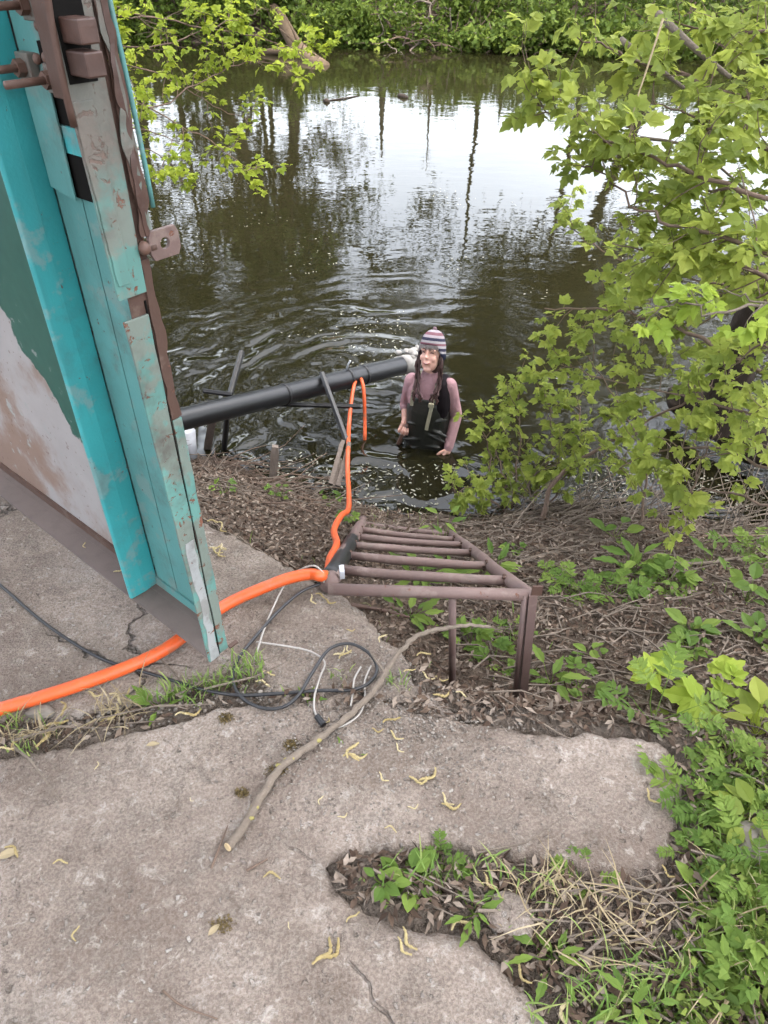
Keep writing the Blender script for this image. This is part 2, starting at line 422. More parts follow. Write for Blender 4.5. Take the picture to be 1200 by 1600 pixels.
# ------------------------------------------------------------------ terrain
_sx = np.array([-40, -14, -6, -3, -1.1, -.66, -.32, .12, .55, 1.19, 2.28, 4, 10, 40.])
_sy = np.array([6, 6, 5.6, 4.9, 4.15, 3.86, 3.66, 3.50, 3.50, 3.62, 3.40, 3.3, 3.6, 3.8])
_tx = np.array([-40, -3, -1.5, -.56, -.17, .06, .16, .40, .72, .95, 1.6, 4, 40.])
_ty = np.array([3.6, 3.5, 2.55, 1.86, 1.58, 1.30, 1.20, 1.13, 1.08, .98, .95, 1.0, 1.2])
_fx = np.array([-60, -25, -10, -4, 0, 5, 9, 14, 30, 60.]); _fy = np.array([22, 25, 26, 25.5, 24.2, 23.4, 22.4, 21, 20, 19.])
def ground_z(x, y):
    x = np.asarray(x, float); y = np.asarray(y, float)
    ys = np.interp(x, _sx, _sy) + .10 * fbm(x * 3, x * 0 + 5); yt = np.interp(x, _tx, _ty); yf = np.interp(x, _fx, _fy) + .8 * fbm(x * .7, x * 0)
    t = np.clip((y - yt) / (ys - yt), 0, None)
    bank = -.009 - .261 * sstep(.0, .13, t) - (-(WATER) - .27) * np.clip(t, 0, 1) ** 1.05
    under = WATER - 1.05 * np.clip((y - ys) / 1.1, 0, 1)
    z = np.where(y < ys, bank, under)
    fb = np.clip((y - yf + 1.2) / 1.2, 0, 1)
    z = np.where(y > yf - 1.2, -2.35 + (2.35 + WATER) * fb, z)
    z = np.where(y >= yf, WATER + .95 * sstep(0, 1.6, y - yf) , z)
    z = z + np.where((y > yt) & (y < ys + .5), .06 * fbm(x * 2.3, y * 2.3) * np.clip(t * 5, 0, 1) * np.clip((ys - y) * 5 + .3, .1, 1) + .035 * fbm(x * 9, y * 9, 3), 0)
    z = z + np.where(y <= yt, .030 * fbm(x * 7, y * 7) + .012 * fbm(x * 25, y * 25, 2), 0)
    z = z + np.where(y > yf, .5 * fbm(x * .5, y * .5), 0)
    # side banks close the pond far to either hand
    side = sstep(34, 46, np.abs(x)); z = z * (1 - side) + (-.2) * side
    return z
def gz(x, y):
    i = min(max(bisect_right(_gxl, x) - 1, 0), len(_gxl) - 2); j = min(max(bisect_right(_gyl, y) - 1, 0), len(_gyl) - 2)
    a = (x - _gxl[i]) / (_gxl[i + 1] - _gxl[i]); b = (y - _gyl[j]) / (_gyl[j + 1] - _gyl[j]); r0, r1 = _gzl[j], _gzl[j + 1]
    return (r0[i] * (1 - a) + r0[i + 1] * a) * (1 - b) + (r1[i] * (1 - a) + r1[i + 1] * a) * b

def axis(fine0, fine1, step, lo, hi, grow=1.25):
    a = list(np.arange(fine0, fine1 + 1e-6, step))
    d = step; q = a[-1]
    while q < hi: d *= grow; q += d; a.append(min(q, hi))
    d = step; q = a[0]
    while q > lo: d *= grow; q -= d; a.insert(0, max(q, lo))
    return np.array(a)
from bisect import bisect_right
gx = axis(-2.2, 3.2, .03, -500, 500); gy1 = axis(-.6, 4.6, .03, -300, 19.5, 1.2)
gy = np.concatenate([gy1, np.arange(20.0, 28.1, .4), 28.1 + np.cumsum(.5 * 1.3 ** np.arange(24))])
gy = gy[gy < 900]; gy = np.unique(gy)
X, Y = np.meshgrid(gx, gy); Z = ground_z(X, Y); X_g, Y_g, Z_g = X, Y, Z
nx, ny = len(gx), len(gy)
_gxl, _gyl, _gzl = gx.tolist(), gy.tolist(), Z.tolist()
idx = np.arange(nx * ny).reshape(ny, nx)
F = np.stack([idx[:-1, :-1], idx[:-1, 1:], idx[1:, 1:], idx[1:, :-1]], -1).reshape(-1, 4)
ground = link('ground', mesh_np('ground', np.stack([X, Y, Z], -1), F, True), None, 'soil')
tag(ground, 'brown littered earth bank sloping to the pond', 'ground', kind='structure')

wv = [(-44, 2.6, WATER), (44, 2.6, WATER), (44, 30, WATER), (-44, 30, WATER)]
water = link('water', mesh_np('water', wv, [(0, 1, 2, 3)]), None, 'pond_water')
tag(water, 'dark rippled pond water mirroring trees and a white sky', 'water', kind='structure')

# ------------------------------------------------------------------ concrete slabs
def poly_sd(X, Y, poly):
    P = np.array(poly, float); Q = np.roll(P, -1, 0)
    d = np.full(X.shape, 1e9); ins = np.zeros(X.shape, bool)
    for (x0, y0), (x1, y1) in zip(P, Q):
        ex, ey = x1 - x0, y1 - y0; t = np.clip(((X - x0) * ex + (Y - y0) * ey) / (ex * ex + ey * ey + 1e-12), 0, 1)
        d = np.minimum(d, np.hypot(X - x0 - t * ex, Y - y0 - t * ey))
        c = ((y0 > Y) != (y1 > Y)); xi = x0 + (Y - y0) * ex / np.where(abs(ey) < 1e-12, 1e-12, ey)
        ins ^= c & (X < xi)
    return np.where(ins, d, -d)
def sd1(x, y, poly):
    d = 1e9; ins = False; x0, y0 = poly[-1]
    for x1, y1 in poly:
        ex, ey = x1 - x0, y1 - y0; t = ((x - x0) * ex + (y - y0) * ey) / (ex * ex + ey * ey + 1e-12); t = 0 if t < 0 else 1 if t > 1 else t
        q = math.hypot(x - x0 - t * ex, y - y0 - t * ey); d = q if q < d else d
        if (y0 > y) != (y1 > y) and x < x0 + (y - y0) * ex / ey: ins = not ins
        x0, y0 = x1, y1
    return d if ins else -d
def slab(name, px, extra, zt, label, seed, res=.010, th=.16):
    poly = [tuple(at(a, b, zt)[:2]) for a, b in px] + extra
    P = np.array(poly); x0, y0 = P.min(0) - .03; x1, y1 = P.max(0) + .03
    ax = np.arange(x0, x1, res); ay = np.arange(y0, y1, res); X, Y = np.meshgrid(ax, ay)
    sd = poly_sd(X, Y, poly) + .034 * fbm(X * 14 + seed, Y * 14) + .030 * (np.abs(fbm(X * 24 + 5, Y * 24 + seed)) - .08) + .018 * fbm(X * 48, Y * 48 + seed)
    Z = zt + .016 * fbm(X * 3 + seed, Y * 3, 3) + .007 * fbm(X * 16, Y * 16 + seed, 3) + .003 * fbm(X * 60, Y * 60, 2)
    if 'rubble' in name: Z += .020 * fbm(X * 22, Y * 22, 3) + .012 * fbm(X * 55, Y * 55, 2)
    Z -= .022 * (1 - sstep(0, .012 + .07 * np.clip(fbm(X * 8, Y * 8) + .25, 0, 1), sd)) * (.4 + 1.2 * (fbm(X * 11 + 3, Y * 11) + .5))
    gyd, gxd = np.gradient(sd, res); gl = np.hypot(gxd, gyd) + 1e-6; ring = (sd > -1.3 * res) & (sd < .7 * res)
    X = np.where(ring, X - np.clip(sd, -1.3 * res, res) * gxd / gl, X); Y = np.where(ring, Y - np.clip(sd, -1.3 * res, res) * gyd / gl, Y)
    inside = sd > -1.3 * res
    Z = np.where(ring, Z - .006, Z)
    near_edge = ~inside
    Z = np.where(near_edge, zt - th, Z)
    keep = sd > -res * 2.6
    k = keep[:-1, :-1] & keep[:-1, 1:] & keep[1:, 1:] & keep[1:, :-1]
    ny, nx = X.shape; idx = np.arange(nx * ny).reshape(ny, nx)
    F = np.stack([idx[:-1, :-1], idx[:-1, 1:], idx[1:, 1:], idx[1:, :-1]], -1)[k]
    u, inv = np.unique(F, return_inverse=True)
    V = np.stack([X, Y, Z], -1).reshape(-1, 3)[u]
    o = link(name, mesh_np(name, V, inv.reshape(-1, 4), True), None, 'concrete')
    tag(o, label, 'slab', kind='structure'); return poly
FRONT = slab('concrete_slab', [(-260, 1232), (0, 1172), (110, 1162), (230, 1134), (330, 1102), (400, 1092), (470, 1098), (540, 1098), (600, 1090), (650, 1112), (760, 1125),
    (830, 1134), (900, 1138), (990, 1140), (1056, 1160), (1066, 1195), (1074, 1250), (1062, 1310), (1044, 1372), (965, 1382), (860, 1352), (760, 1335), (700, 1325), (600, 1328),
    (545, 1332), (512, 1352), (530, 1388), (570, 1418), (600, 1432), (680, 1438), (745, 1460), (790, 1510), (840, 1560), (885, 1625), (940, 1750)],
    [(.30, -.3), (.3, -.8), (-2.2, -.8), (-2.2, .9)], 0.0, 'cracked grey concrete slab with a broken tongue in front', 3.0)
BACK = slab('concrete_slab', [(335, 815), (400, 848), (460, 880), (515, 915), (560, 945), (600, 985), (640, 1035), (658, 1072), (640, 1092), (560, 1078), (480, 1085), (420, 1066),
    (380, 1056), (330, 1068), (230, 1100), (110, 1122), (0, 1132), (-260, 1190)], [(-2.6, .95), (-3.2, 2.0), (-3.2, 3.75), (-1.5, 2.62)], -.008,
    'grey concrete slab under the open steel door', 11.0, .012)
slab('concrete_rubble', [(395, 1040), (470, 1030), (560, 1040), (640, 1050), (690, 1085), (740, 1118), (690, 1150), (600, 1140), (520, 1130), (440, 1120), (398, 1100)], [], -.010,
    'broken gravelly concrete between the two slabs', 23.0, .009)
# the earth lies lower under the slabs
_gv = np.stack([X_g.ravel(), Y_g.ravel(), Z_g.ravel()], 1)
_m = (np.abs(_gv[:, 0]) < 3.4) & (_gv[:, 1] > -1) & (_gv[:, 1] < 4)
_s = np.maximum(poly_sd(_gv[_m, 0], _gv[_m, 1], FRONT), poly_sd(_gv[_m, 0], _gv[_m, 1], BACK))
_gv[_m, 2] -= .09 * sstep(.004, .05, _s)
ground.data.vertices.foreach_set('co', _gv.astype(np.float32).ravel()); ground.data.update()
# ------------------------------------------------------------------ steel door standing open
DO = Vector((-.4385, 1.237, .07)); DU = Vector((-.763, .646, 0)); DV = Vector((.646, .763, 0)); DZ = Vector((0, 0, 1))
def D(u, v, z): return DO + DU * u + DV * v + DZ * z
def on_v(px, py, v):
    "door coordinates (u, z) where a sight line meets the door layer at depth v"
    r = ray(px, py); o = Vector((0, 0, CAM_Z)); t = (DO + DV * v - o).dot(DV) / r.dot(DV); q = o + r * t - DO
    return q.dot(DU), q.z
def on_u(px, py, u):
    r = ray(px, py); o = Vector((0, 0, CAM_Z)); t = (DO + DU * u - o).dot(DU) / r.dot(DU); q = o + r * t - DO
    return q.dot(DV), q.z
def dbox(u0, u1, v0, v1, z0, z1, mb=None):
    return (mb or MB()).box(D(u0, v0, z0), DU * (u1 - u0), DV * (v1 - v0), DZ * (z1 - z0))
DH = 2.15
door = empty('steel_door', D(0, .05, 0))
tag(door, 'tall turquoise painted steel door with rusty lock, standing open on the slab', 'door')
# green-over-grey sheet
g = G('door_sheet'); q = g.pos(); s_ = g.sep(q)
ucoord = g.math('ADD', g.math('MULTIPLY', g.math('SUBTRACT', s_[0], DO.x), DU.x), g.math('MULTIPLY', g.math('SUBTRACT', s_[1], DO.y), DU.y))
ua, za = on_v(128, 690, .085); ub, zb = on_v(0, 480, .085)
zl = g.math('MULTIPLY_ADD', g.math('SUBTRACT', ucoord, ua), (zb - za) / (ub - ua), za + DO.z)
nn = g.noise(7, 5, rough=.6); n2 = g.noise(30, 4)
dz = g.math('ADD', g.math('SUBTRACT', s_[2], zl), g.math('MULTIPLY', g.math('SUBTRACT', nn, .5), .28))
grn = g.mix(n2, (.008, .05, .038), (.018, .078, .058))
gry = g.mix(nn, (.20, .185, .178), (.29, .275, .27))
rustm = g.step(g.math('ADD', g.noise(4, 5, rough=.65), g.math('MULTIPLY', g.math('SUBTRACT', zl, s_[2]), .22)), .52, .72, 0, .8)
gry = g.mix(rustm, gry, (.15, .088, .058))
gry = g.mix(g.step(g.noise(55, 3), .64, .72, 0, .7), gry, (.09, .045, .03))
flk = g.math('MULTIPLY', g.step(n2, .62, .70), g.step(dz, .22, .0))
c = g.mix(g.step(dz, -.008, .008), gry, grn); c = g.mix(flk, c, (.22, .225, .215))
M['door_sheet'] = g.out(g.bsdf(c, .5, .35, nrm=g.bump(g.math('ADD', g.step(dz, -.01, .01), nn), .3, .003)))
dbox(.37, 1.45, .085, .089, .012, DH).build('sheet', 'door_sheet', door)
dbox(.075, 1.45, .0895, .094, .0, DH).build('back_sheet', 'paint_teal_worn', door)
# bottom angle iron
ba = MB(); dbox(.0065, 1.45, .0, .060, .0, .006, ba); dbox(.075, 1.45, .0604, .078, .0, .006, ba); ba.build('bottom_angle', 'rust_tray', door)
dbox(.075, .334, .078, .083, .0065, .036).build('bottom_leg', 'paint_teal', door)
dbox(.372, 1.45, .076, .0845, .0065, .03).build('bottom_leg', 'rust_steel', door)
# middle stile: folded turquoise section
mb = MB()
prof = [(.337, .000), (.341, -.004), (.347, -.004), (.3695, .006), (.3695, .084), (.3365, .084), (.3335, .040)]
mb.prism([D(u, v, .007) for u, v in prof], DZ * (DH - .007)); mb.build('middle_stile', 'paint_turquoise', door, bevel=.002)
# inner teal panel in strips with open seams over a black sheet that paints the shade behind
dbox(.075, .333, .0865, .0893, .037, DH).build('shade_backing', 'gap_shade', door)
u_seam, z_s1 = on_v(116, 326, .0835); _, z_s0 = on_v(162, 507, .0835)
dbox(.238, .327, .082, .0862, .039, DH - .25).build('panel_strip', 'paint_teal', door)
dbox(.100, .2355, .0825, .0862, .039, DH - .30).build('panel_strip', 'paint_teal', door)
dbox(.075, .0975, .081, .0862, .039, DH - .30).build('panel_strip', 'paint_teal', door)
# loose cover plate with the slanting lower end
cp = MB(); cp.prism([D(.312, .066, 1.080), D(.232, .066, 1.068), D(.226, .066, 1.262), D(.312, .066, 1.256)], DV * .004)
cp.build('cover_plate', 'paint_teal', door, bevel=.001)
dbox(.15, .246, .0745, .0812, 1.072, 1.148).build('cavity_shade', 'gap_shade', door)  # solid black box, paints the shade of the gap beside the cover plate
dbox(.15, .246, .0725, .0812, 1.150, 1.195).build('cavity_patch', 'paint_turquoise', door)
dbox(.15, .246, .0745, .0812, 1.197, 1.32).build('cavity_shade', 'gap_shade', door)  # upper black box, same painted gap shade
# free end: worn plates one above the other, rusty gap between
_, z1 = on_u(180, 470, 0.0); _, z2 = on_u(200, 505, 0.0)
zp = (z1 + z2) / 2
def plate(name, mat, z0, z1, va0, va1, vb0, vb1, u0, u1, n=14, rag=.0015):
    "plate with slightly ragged long edges: front edge va0..va1, rear edge vb0..vb1 from z0 to z1"
    L_ = [(va0 + (va1 - va0) * i / n + random.uniform(-rag, rag), z0 + (z1 - z0) * i / n) for i in range(n + 1)]
    R_ = [(vb0 + (vb1 - vb0) * i / n + random.uniform(-rag, rag), z0 + (z1 - z0) * i / n) for i in range(n + 1)]
    mb = MB(); V = []
    for (va, z), (vb, z_) in zip(L_, R_): V += [D(u0, va, z), D(u0, vb, z), D(u1, vb, z), D(u1, va, z)]
    F_ = [(4 * i + k, 4 * i + (k + 1) % 4, 4 * i + 4 + (k + 1) % 4, 4 * i + 4 + k) for i in range(n) for k in range(4)] + [(3, 2, 1, 0), (4 * n, 4 * n + 1, 4 * n + 2, 4 * n + 3)]
    return mb.add(V, F_).build(name, mat, door, False, .0012)
plate('end_plate', 'paint_teal_worn', .004, zp - .020, -.006, -.024, .024, .026, -.002, .004)
plate('end_plate', 'paint_teal_worn', zp + .020, DH, -.026, -.034, .031, .050, -.003, .004)
dbox(.0045, .0065, -.004, .050, .002, DH).build('end_liner', 'rust_steel', door)
plate('cover_strip', 'paint_teal_worn', zp + .045, 1.27, -.022, -.030, .004, .006, -.0062, -.0035)
plate('edge_strip', 'paint_teal_worn', .006, .70, .029, .031, .056, .052, .000, .0044)
plate('edge_strip', 'rust_steel', .704, 1.02, .031, .036, .052, .052, .000, .0044, rag=.004)
plate('edge_strip', 'paint_teal_worn', 1.024, DH, .0535, .0535, .066, .072, .000, .0044, rag=.004)
dbox(.0012, .0044, .0255, .0285, .004, .95).build('edge_gap_shade', 'gap_shade', door)  # black bar painting the dark between end plate and edge strip
plate('primer_patch', 'paint_primer', .006, .40, .000, -.004, .021, .019, -.0036, -.0022, rag=.004)
# wavy rusty rear lip
lip = [D(-.002, .070 + .006 * math.sin(z * 7), z) for z in np.linspace(1.10, DH, 30)]
MB().tube(lip, .0045, 6).build('rear_lip', 'paint_teal', door, True)
# lock: two rusty dead bolts through the end plate, thrown
for z0_, z1_ in ((1.343, 1.374), (1.303, 1.335)):
    dbox(-.052, -.0035, -.020, .010, z0_, z1_).build('dead_bolt', 'block_rust', door, bevel=.0025)
dbox(-.0045, -.0031, -.024, .022, 1.292, 1.48).build('lock_slot_shade', 'gap_shade', door)  # black plate painting the dark of an opening around the bolts
# torn edge of the lock box
for lay, (mt_, uo) in enumerate((('rust_steel', -.0048), ('paint_teal_worn', -.0068), ('block_rust', -.0088))):
    nz = 46; V = []; mb = MB()
    for i in range(nz + 1):
        z = 1.06 + .42 * i / nz; c_ = .050 + .010 * (float(vnoise(np.array(z * 26 + 7 * lay), np.array(3.1))) - .5); w_ = .003 + .011 * max(0, float(vnoise(np.array(z * 34 + 19 * lay), np.array(8.7))) - .25 * lay)
        du = uo - .004 * float(vnoise(np.array(z * 40), np.array(lay * 5.))); V += [D(du, c_ - w_, z), D(du - .002, c_ + w_, z), D(du + .002, c_ + w_, z), D(du + .002, c_ - w_, z)]
    F_ = [(4 * i + k, 4 * i + (k + 1) % 4, 4 * i + 4 + (k + 1) % 4, 4 * i + 4 + k) for i in range(nz) for k in range(4)]
    mb.add(V, F_).build('torn_rust', mt_, door)
mb = MB(); P = [D(-.006 - .006 * abs(math.sin(k * .5)), -.034 - .004 * math.sin(k * .6), 1.24 + k * .022) for k in range(14)]
mb.tube(P, .006, 6).build('bent_strap', 'rust_steel', door, True)
# threaded rods with nuts
for (nx_, ny_, tx, ty) in ((74, 125, 12, 134), (30, 106, -22, 116), (34, 8, -30, 12)):
    u, z = on_v(nx_, ny_, .055)
    p0 = D(u, .085, z); p1 = D(u - .008, -.022, z + .002)
    rod = MB().tube([p0, p1], .0065, 10).build('threaded_rod', 'bolt_rust', door, True)
    MB().tube([D(u, .048, z), D(u, .062, z)], .014, 6).build('nut', 'bolt_rust', rod)
    dbox(u - .02, u + .022, .063, .081, z - .022, z + .022).build('rod_block', 'paint_teal_worn', door, bevel=.002)
for (px, py) in ((60, 40), (58, 92), (72, 90)):
    u, z = on_v(px, py, .07); MB().ell(D(u, .07, z), (.008, .008, .009), 8, 6).build('rivet', 'bolt_rust', door, True)
dbox(.10, .19, .050, .0720, 1.245, 1.45).build('lock_body', 'rust_steel', door, bevel=.003)
# padlock lug behind the free edge
v, z = on_u(253, 380, -.010)
lg = MB(); hole = 10
cx_, cz_ = v + .004, z
ring_i = [(cx_ + .0095 * math.cos(2 * math.pi * k / 16), cz_ + .0095 * math.sin(2 * math.pi * k / 16)) for k in range(16)]
def sq(th, w=.031, h=.025):
    c_, s_2 = math.cos(th), math.sin(th); m = max(abs(c_) / w, abs(s_2) / h); return c_ / m, s_2 / m
ring_o = [(cx_ + sq(2 * math.pi * k / 16)[0], cz_ + sq(2 * math.pi * k / 16)[1]) for k in range(16)]
V = [D(-.014, a, b) for a, b in ring_i] + [D(-.014, a, b) for a, b in ring_o] + [D(-.006, a, b) for a, b in ring_i] + [D(-.006, a, b) for a, b in ring_o]
Fq = []
for k in range(16):
    j = (k + 1) % 16
    Fq += [(k, j, 16 + j, 16 + k), (32 + k, 48 + k, 48 + j, 32 + j), (16 + k, 16 + j, 48 + j, 48 + k), (k, 32 + k, 32 + j, j)]
lg.add(V, Fq); lug = lg.build('padlock_lug', 'rust_pipe', door, bevel=.001)
MB().tube([D(-.008, .050, z - .002), D(-.008, cx_ - .018, z - .002)], .008, 8).build('weld', 'rust_steel', lug, True)
MB().ell(D(-.008, .040, z + .0), (.011, .011, .012), 10, 6).build('rivet', 'bolt_rust', door, True)
dbox(.0, .012, .0615, .0885, -.004, -.0005).build('bottom_corner', 'rust_steel', door)

# ------------------------------------------------------------------ rusty ladder-like grating over the bank
ladder = empty('pipe_ladder', at(520, 915, .0))
tag(ladder, 'rusty welded pipe ladder leading down the bank to the water', 'ladder')
TL, TR = at(512, 912, .02), at(826, 930, .02)
BL, BR = at(568, 810, -1.20), at(704, 834, -1.16)
def wob(a, b, n, amp): 
    P = lerp_list(a, b, n); return [p + Vector((random.uniform(-amp, amp), random.uniform(-amp, amp), random.uniform(-amp, amp))) for p in P]
MB().tube(wob(TL, BL, 8, .004), [.028] * 7 + [.024], 12).build('rail', 'rust_pipe', ladder, True)
MB().tube(wob(TR, BR, 8, .004), [.023] * 8, 12).build('rail', 'rust_pipe', ladder, True)
# tarry sleeve on the upper half of the rail by the hose
a = TL.lerp(BL, .04); b = TL.lerp(BL, .50)
MB().tube(wob(a, b, 6, .003), .0305, 12).build('tar_sleeve', 'black_stake', ladder, True)
MB().tube([TL + Vector((.005, -.035, .012)), TR + Vector((.02, -.01, .01))], .0175, 12).build('top_bar', 'rust_pipe', ladder, True)
def solve(A, B, y):
    lo, hi = 0.0, 1.0
    for _ in range(40):
        m = (lo + hi) / 2
        if proj(A.lerp(B, m))[1] > y: lo = m
        else: hi = m
    return A.lerp(B, lo)
for yl, yr, rr in ((890, 908, .017), (867, 884, .0165), (851, 864, .016), (838, 852, .016), (827, 843, .0155), (818, 836, .0155)):
    a, b = solve(TL, BL, yl), solve(TR, BR, yr)
    rg_ = MB().tube([a.lerp(b, t_) + Vector((0, random.uniform(-.002, .002), -.006 * math.sin(t_ * 3.1) + random.uniform(-.002, .002))) for t_ in (0, .17, .33, .5, .67, .83, 1)], [rr * random.uniform(.93, 1.06) for _ in range(7)], 12).build('rung', 'rust_pipe', ladder, True)
    for e_, o_ in ((a, b), (b, a)):
        wb = MB(); dd = (o_ - e_).normalized()
        for k_ in range(7): wb.ell(e_ + dd * .024 + Vector((random.gauss(0, .004), math.cos(k_ * .9) * rr, math.sin(k_ * .9) * rr)), (.007, .006, .006), 7, 5)
        wb.build('weld_bead', 'rust_steel', rg_, True)
MB().tube([at(707, 921, .03), Vector((at(707, 921, .03).x + .030, at(707, 921, .03).y + .0, gz(.16, 1.5) - .12))], .0115, 8).build('post', 'rust_pipe', ladder, True)
pt = TR + Vector((.006, -.012, 0)); gzb = gz(pt.x, pt.y) - .12
pm = MB(); pm.box((pt.x + .020, pt.y - .018, gzb), (.024, 0, 0), (0, .004, 0), (-.032, 0, .045 - gzb)); pm.box((pt.x + .020, pt.y - .0139, gzb), (.004, 0, 0), (0, .024, 0), (-.032, 0, .045 - gzb))
pm.build('angle_post', 'rust_pipe', ladder)
MB().tube([pt + Vector((-.022, -.006, .02)), Vector((pt.x + .008, pt.y - .004, gzb))], .009, 8).build('post', 'rust_pipe', ladder, True)
MB().box(TR + Vector((.0, -.026, .024)), (.03, 0, 0), (0, .006, 0), (0, 0, .035)).build('gusset', 'rust_steel', ladder)
MB().box(TL + Vector((.035, .03, -.012)), (.014, .004, 0), (-.004, .03, 0), (0, 0, .03)).build('weld_tab', 'white_plastic', ladder)

# ------------------------------------------------------------------ orange hose
HR = .0172
hp = [at(-90, 1135, HR), at(0, 1108, HR), at(100, 1078, HR), at(200, 1042, HR), at(270, 1010, HR), at(292, 988, HR), at(270, 967, HR), at(236, 955, HR), at(228, 945, HR),
      at(250, 938, HR), at(300, 945, HR), at(355, 944, HR + .004), at(410, 921, HR + .01), at(450, 905, HR + .02), at(485, 897, HR + .025), at(503, 902, HR + .01)]
hp = [at(-90, 1135, HR), at(0, 1108, HR), at(100, 1078, HR), at(200, 1042, HR), at(262, 1012, HR), at(310, 975, HR), at(355, 944, HR), at(405, 921, HR + .01), at(450, 904, HR + .02), at(485, 897, HR + .025), at(503, 900, HR + .02)]
drop = [(512, 895, -.10), (516, 872, -.24), (526, 850, -.36), (522, 828, -.52), (533, 806, -.66), (544, 796, -.78), (545, 770, -.98), (543, 735, -1.06), (544, 700, -1.02)]
for a, b, z in drop: hp.append(at(a, b, z))
# over the pipe and into the water
PD1, PD2 = atd(285, 655, 4.35), atd(628, 571, 5.55)
pipe_dir = (PD2 - PD1).normalized()
def pipe_at_px(x):
    lo, hi = 0., 1.
    for _ in range(40):
        m = (lo + hi) / 2
        if proj(PD1.lerp(PD2, m))[0] < x: lo = m
        else: hi = m
    return PD1.lerp(PD2, lo)
PR = .067
over = pipe_at_px(562)
side = pipe_dir.cross(Vector((0, 0, 1))).normalized()      # towards the camera side
if side.y > 0: side = -side
dp = proj(over)[2]; wq = at(570, 684, WATER + .01); dw = proj(wq)[2]
hp += [atd(545, 670, dp - .30), atd(548, 635, dp - .20), atd(553, 603, dp - .13), atd(560, 590, dp - .03), atd(566, 597, dp - .10), atd(569, 620, dp * .6 + dw * .4 - .08), atd(570, 655, dp * .3 + dw * .7 - .02), wq, at(570, 690, WATER - .05), at(572, 700, WATER - .3)]
hpath = smooth_path(hp, 8)
nH = len(hpath)
hose = MB().tube(hpath, [HR if i < 8 * 11 else HR * (.82 if i < 8 * 21 else .72) for i in range(nH)], 14).build('orange_hose', 'orange_hose', None, True)
tag(hose, 'long orange plastic hose under the door, down the bank and over the pipe', 'hose')

# ------------------------------------------------------------------ black drain pipe on its stake frame
pipe = empty('drain_pipe', (PD1 + PD2) / 2)
tag(pipe, 'thick black plastic drain pipe reaching out over the pond', 'pipe')
PD0 = PD1 - pipe_dir * 2.2
n = 40; pts = [PD0.lerp(PD2, i / (n - 1)) for i in range(n)]
mb = MB(); mb.tube(pts, PR, 28, cap=False); mb.build('tube', 'black_pipe', pipe, True)
mo = [PD2 + pipe_dir * k for k in (-.01, .06, .13, .16)]
MB().tube(mo, [PR + .004, PR + .007, PR + .006, PR * .82], 24).build('mouth_wrap', 'pipe_mouth', pipe, True)
for f_ in (.70, .78, .40):
    q_ = PD1.lerp(PD2, f_); MB().tube([q_, q_ + pipe_dir * .018], PR + .0045, 28).build('clamp', 'black_stake', pipe, True)
cl = PD1.lerp(PD2, .70)
MB().tube([cl + Vector((0, 0, PR)), cl + Vector((.015, 0, PR + .05)), cl + Vector((.03, 0, PR + .075))], .006, 6).build('clamp_tail', 'white_plastic', pipe, True)
spr = MB()
for i in range(16):
    q_ = PD2 + pipe_dir * random.uniform(.02, .15) + Vector((random.gauss(0, .025), random.gauss(0, .025), PR + random.uniform(-.035, .02)))
    spr.ell(q_, (random.uniform(.02, .04), random.uniform(.02, .04), random.uniform(.015, .03)), 10, 7)
spr.build('foam_crust', 'pipe_mouth', pipe, True)
fr = empty('stake_frame', at(440, 660, WATER))
tag(fr, 'black metal stake frame carrying the drain pipe in the shallows', 'stake frame')
lp = pipe_at_px(372); rp = pipe_at_px(518)
ls_t = atd(378, 549, proj(lp)[2] + .18); ls_b = at(348, 712, WATER - .15)
k0 = proj(lp)[2]
MB().tube([ls_t, lp.lerp(ls_t, .0) - side * (PR + .035), at(350, 705, WATER - .02) , at(347, 716, WATER - .3)], .019, 6).build('stake', 'black_stake', fr)
rt = atd(503, 583, proj(rp)[2] - .13); rb = atd(542, 690, proj(rp)[2] - .34)
MB().tube([rt, rt.lerp(rb, .5), rb], .019, 6).build('stake', 'black_stake', fr)
MB().tube([lp - side * (PR + .20) + Vector((-.05, 0, -PR - .02)), rp + side * (PR + .10) + Vector((.08, 0, -PR - .05))], .017, 6).build('crossbar', 'black_stake', fr)
MB().tube([lp - side * (PR + .09) + Vector((-.12, 0, PR * .6)), lp - side * (PR + .055) + Vector((.04, 0, PR * .4))], .016, 6).build('crossbar', 'black_stake', fr)
def plank(name, p0, p1, w, th, mat, label, cat, group=None, slot=False):
    p0, p1 = Vector(p0), Vector(p1); d = (p1 - p0); L = d.length; d.normalize()
    to_cam = (Vector((0, 0, CAM_Z)) - p0).normalized(); a = d.cross(to_cam).normalized(); b = a.cross(d)
    mb = MB(); n = 9
    for s0, s1 in (((-.5, -.12), (.12, .5)) if slot else ((-.5, .5),)):
        V = []
        for i in range(n):
            t = i / (n - 1); w_ = w * (1 + random.uniform(-.08, .08)) * (.75 if i == 0 else 1)
            c_ = p0 + d * L * t
            V += [c_ + a * s0 * w_ + b * th / 2, c_ + a * s1 * w_ + b * th / 2, c_ + a * s1 * w_ - b * th / 2, c_ + a * s0 * w_ - b * th / 2]
        Fp = [(4 * i + k, 4 * i + (k + 1) % 4, 4 * i + 4 + (k + 1) % 4, 4 * i + 4 + k) for i in range(n - 1) for k in range(4)] + [(3, 2, 1, 0), (4 * n - 4, 4 * n - 3, 4 * n - 2, 4 * n - 1)]
        mb.add(V, Fp)
    if slot: mb.box(p0 + d * L * .42 - a * w * .5 - b * th * .6, d * L * .58, a * w, b * th * .5)
    o = mb.build(name, mat); tag(o, label, cat, group); return o
plank('weathered_board', atd(541, 690, 4.62), atd(522, 758, 4.52), .075, .025, 'old_wood', 'weathered grey board with split top beneath the right stake', 'board', slot=True)
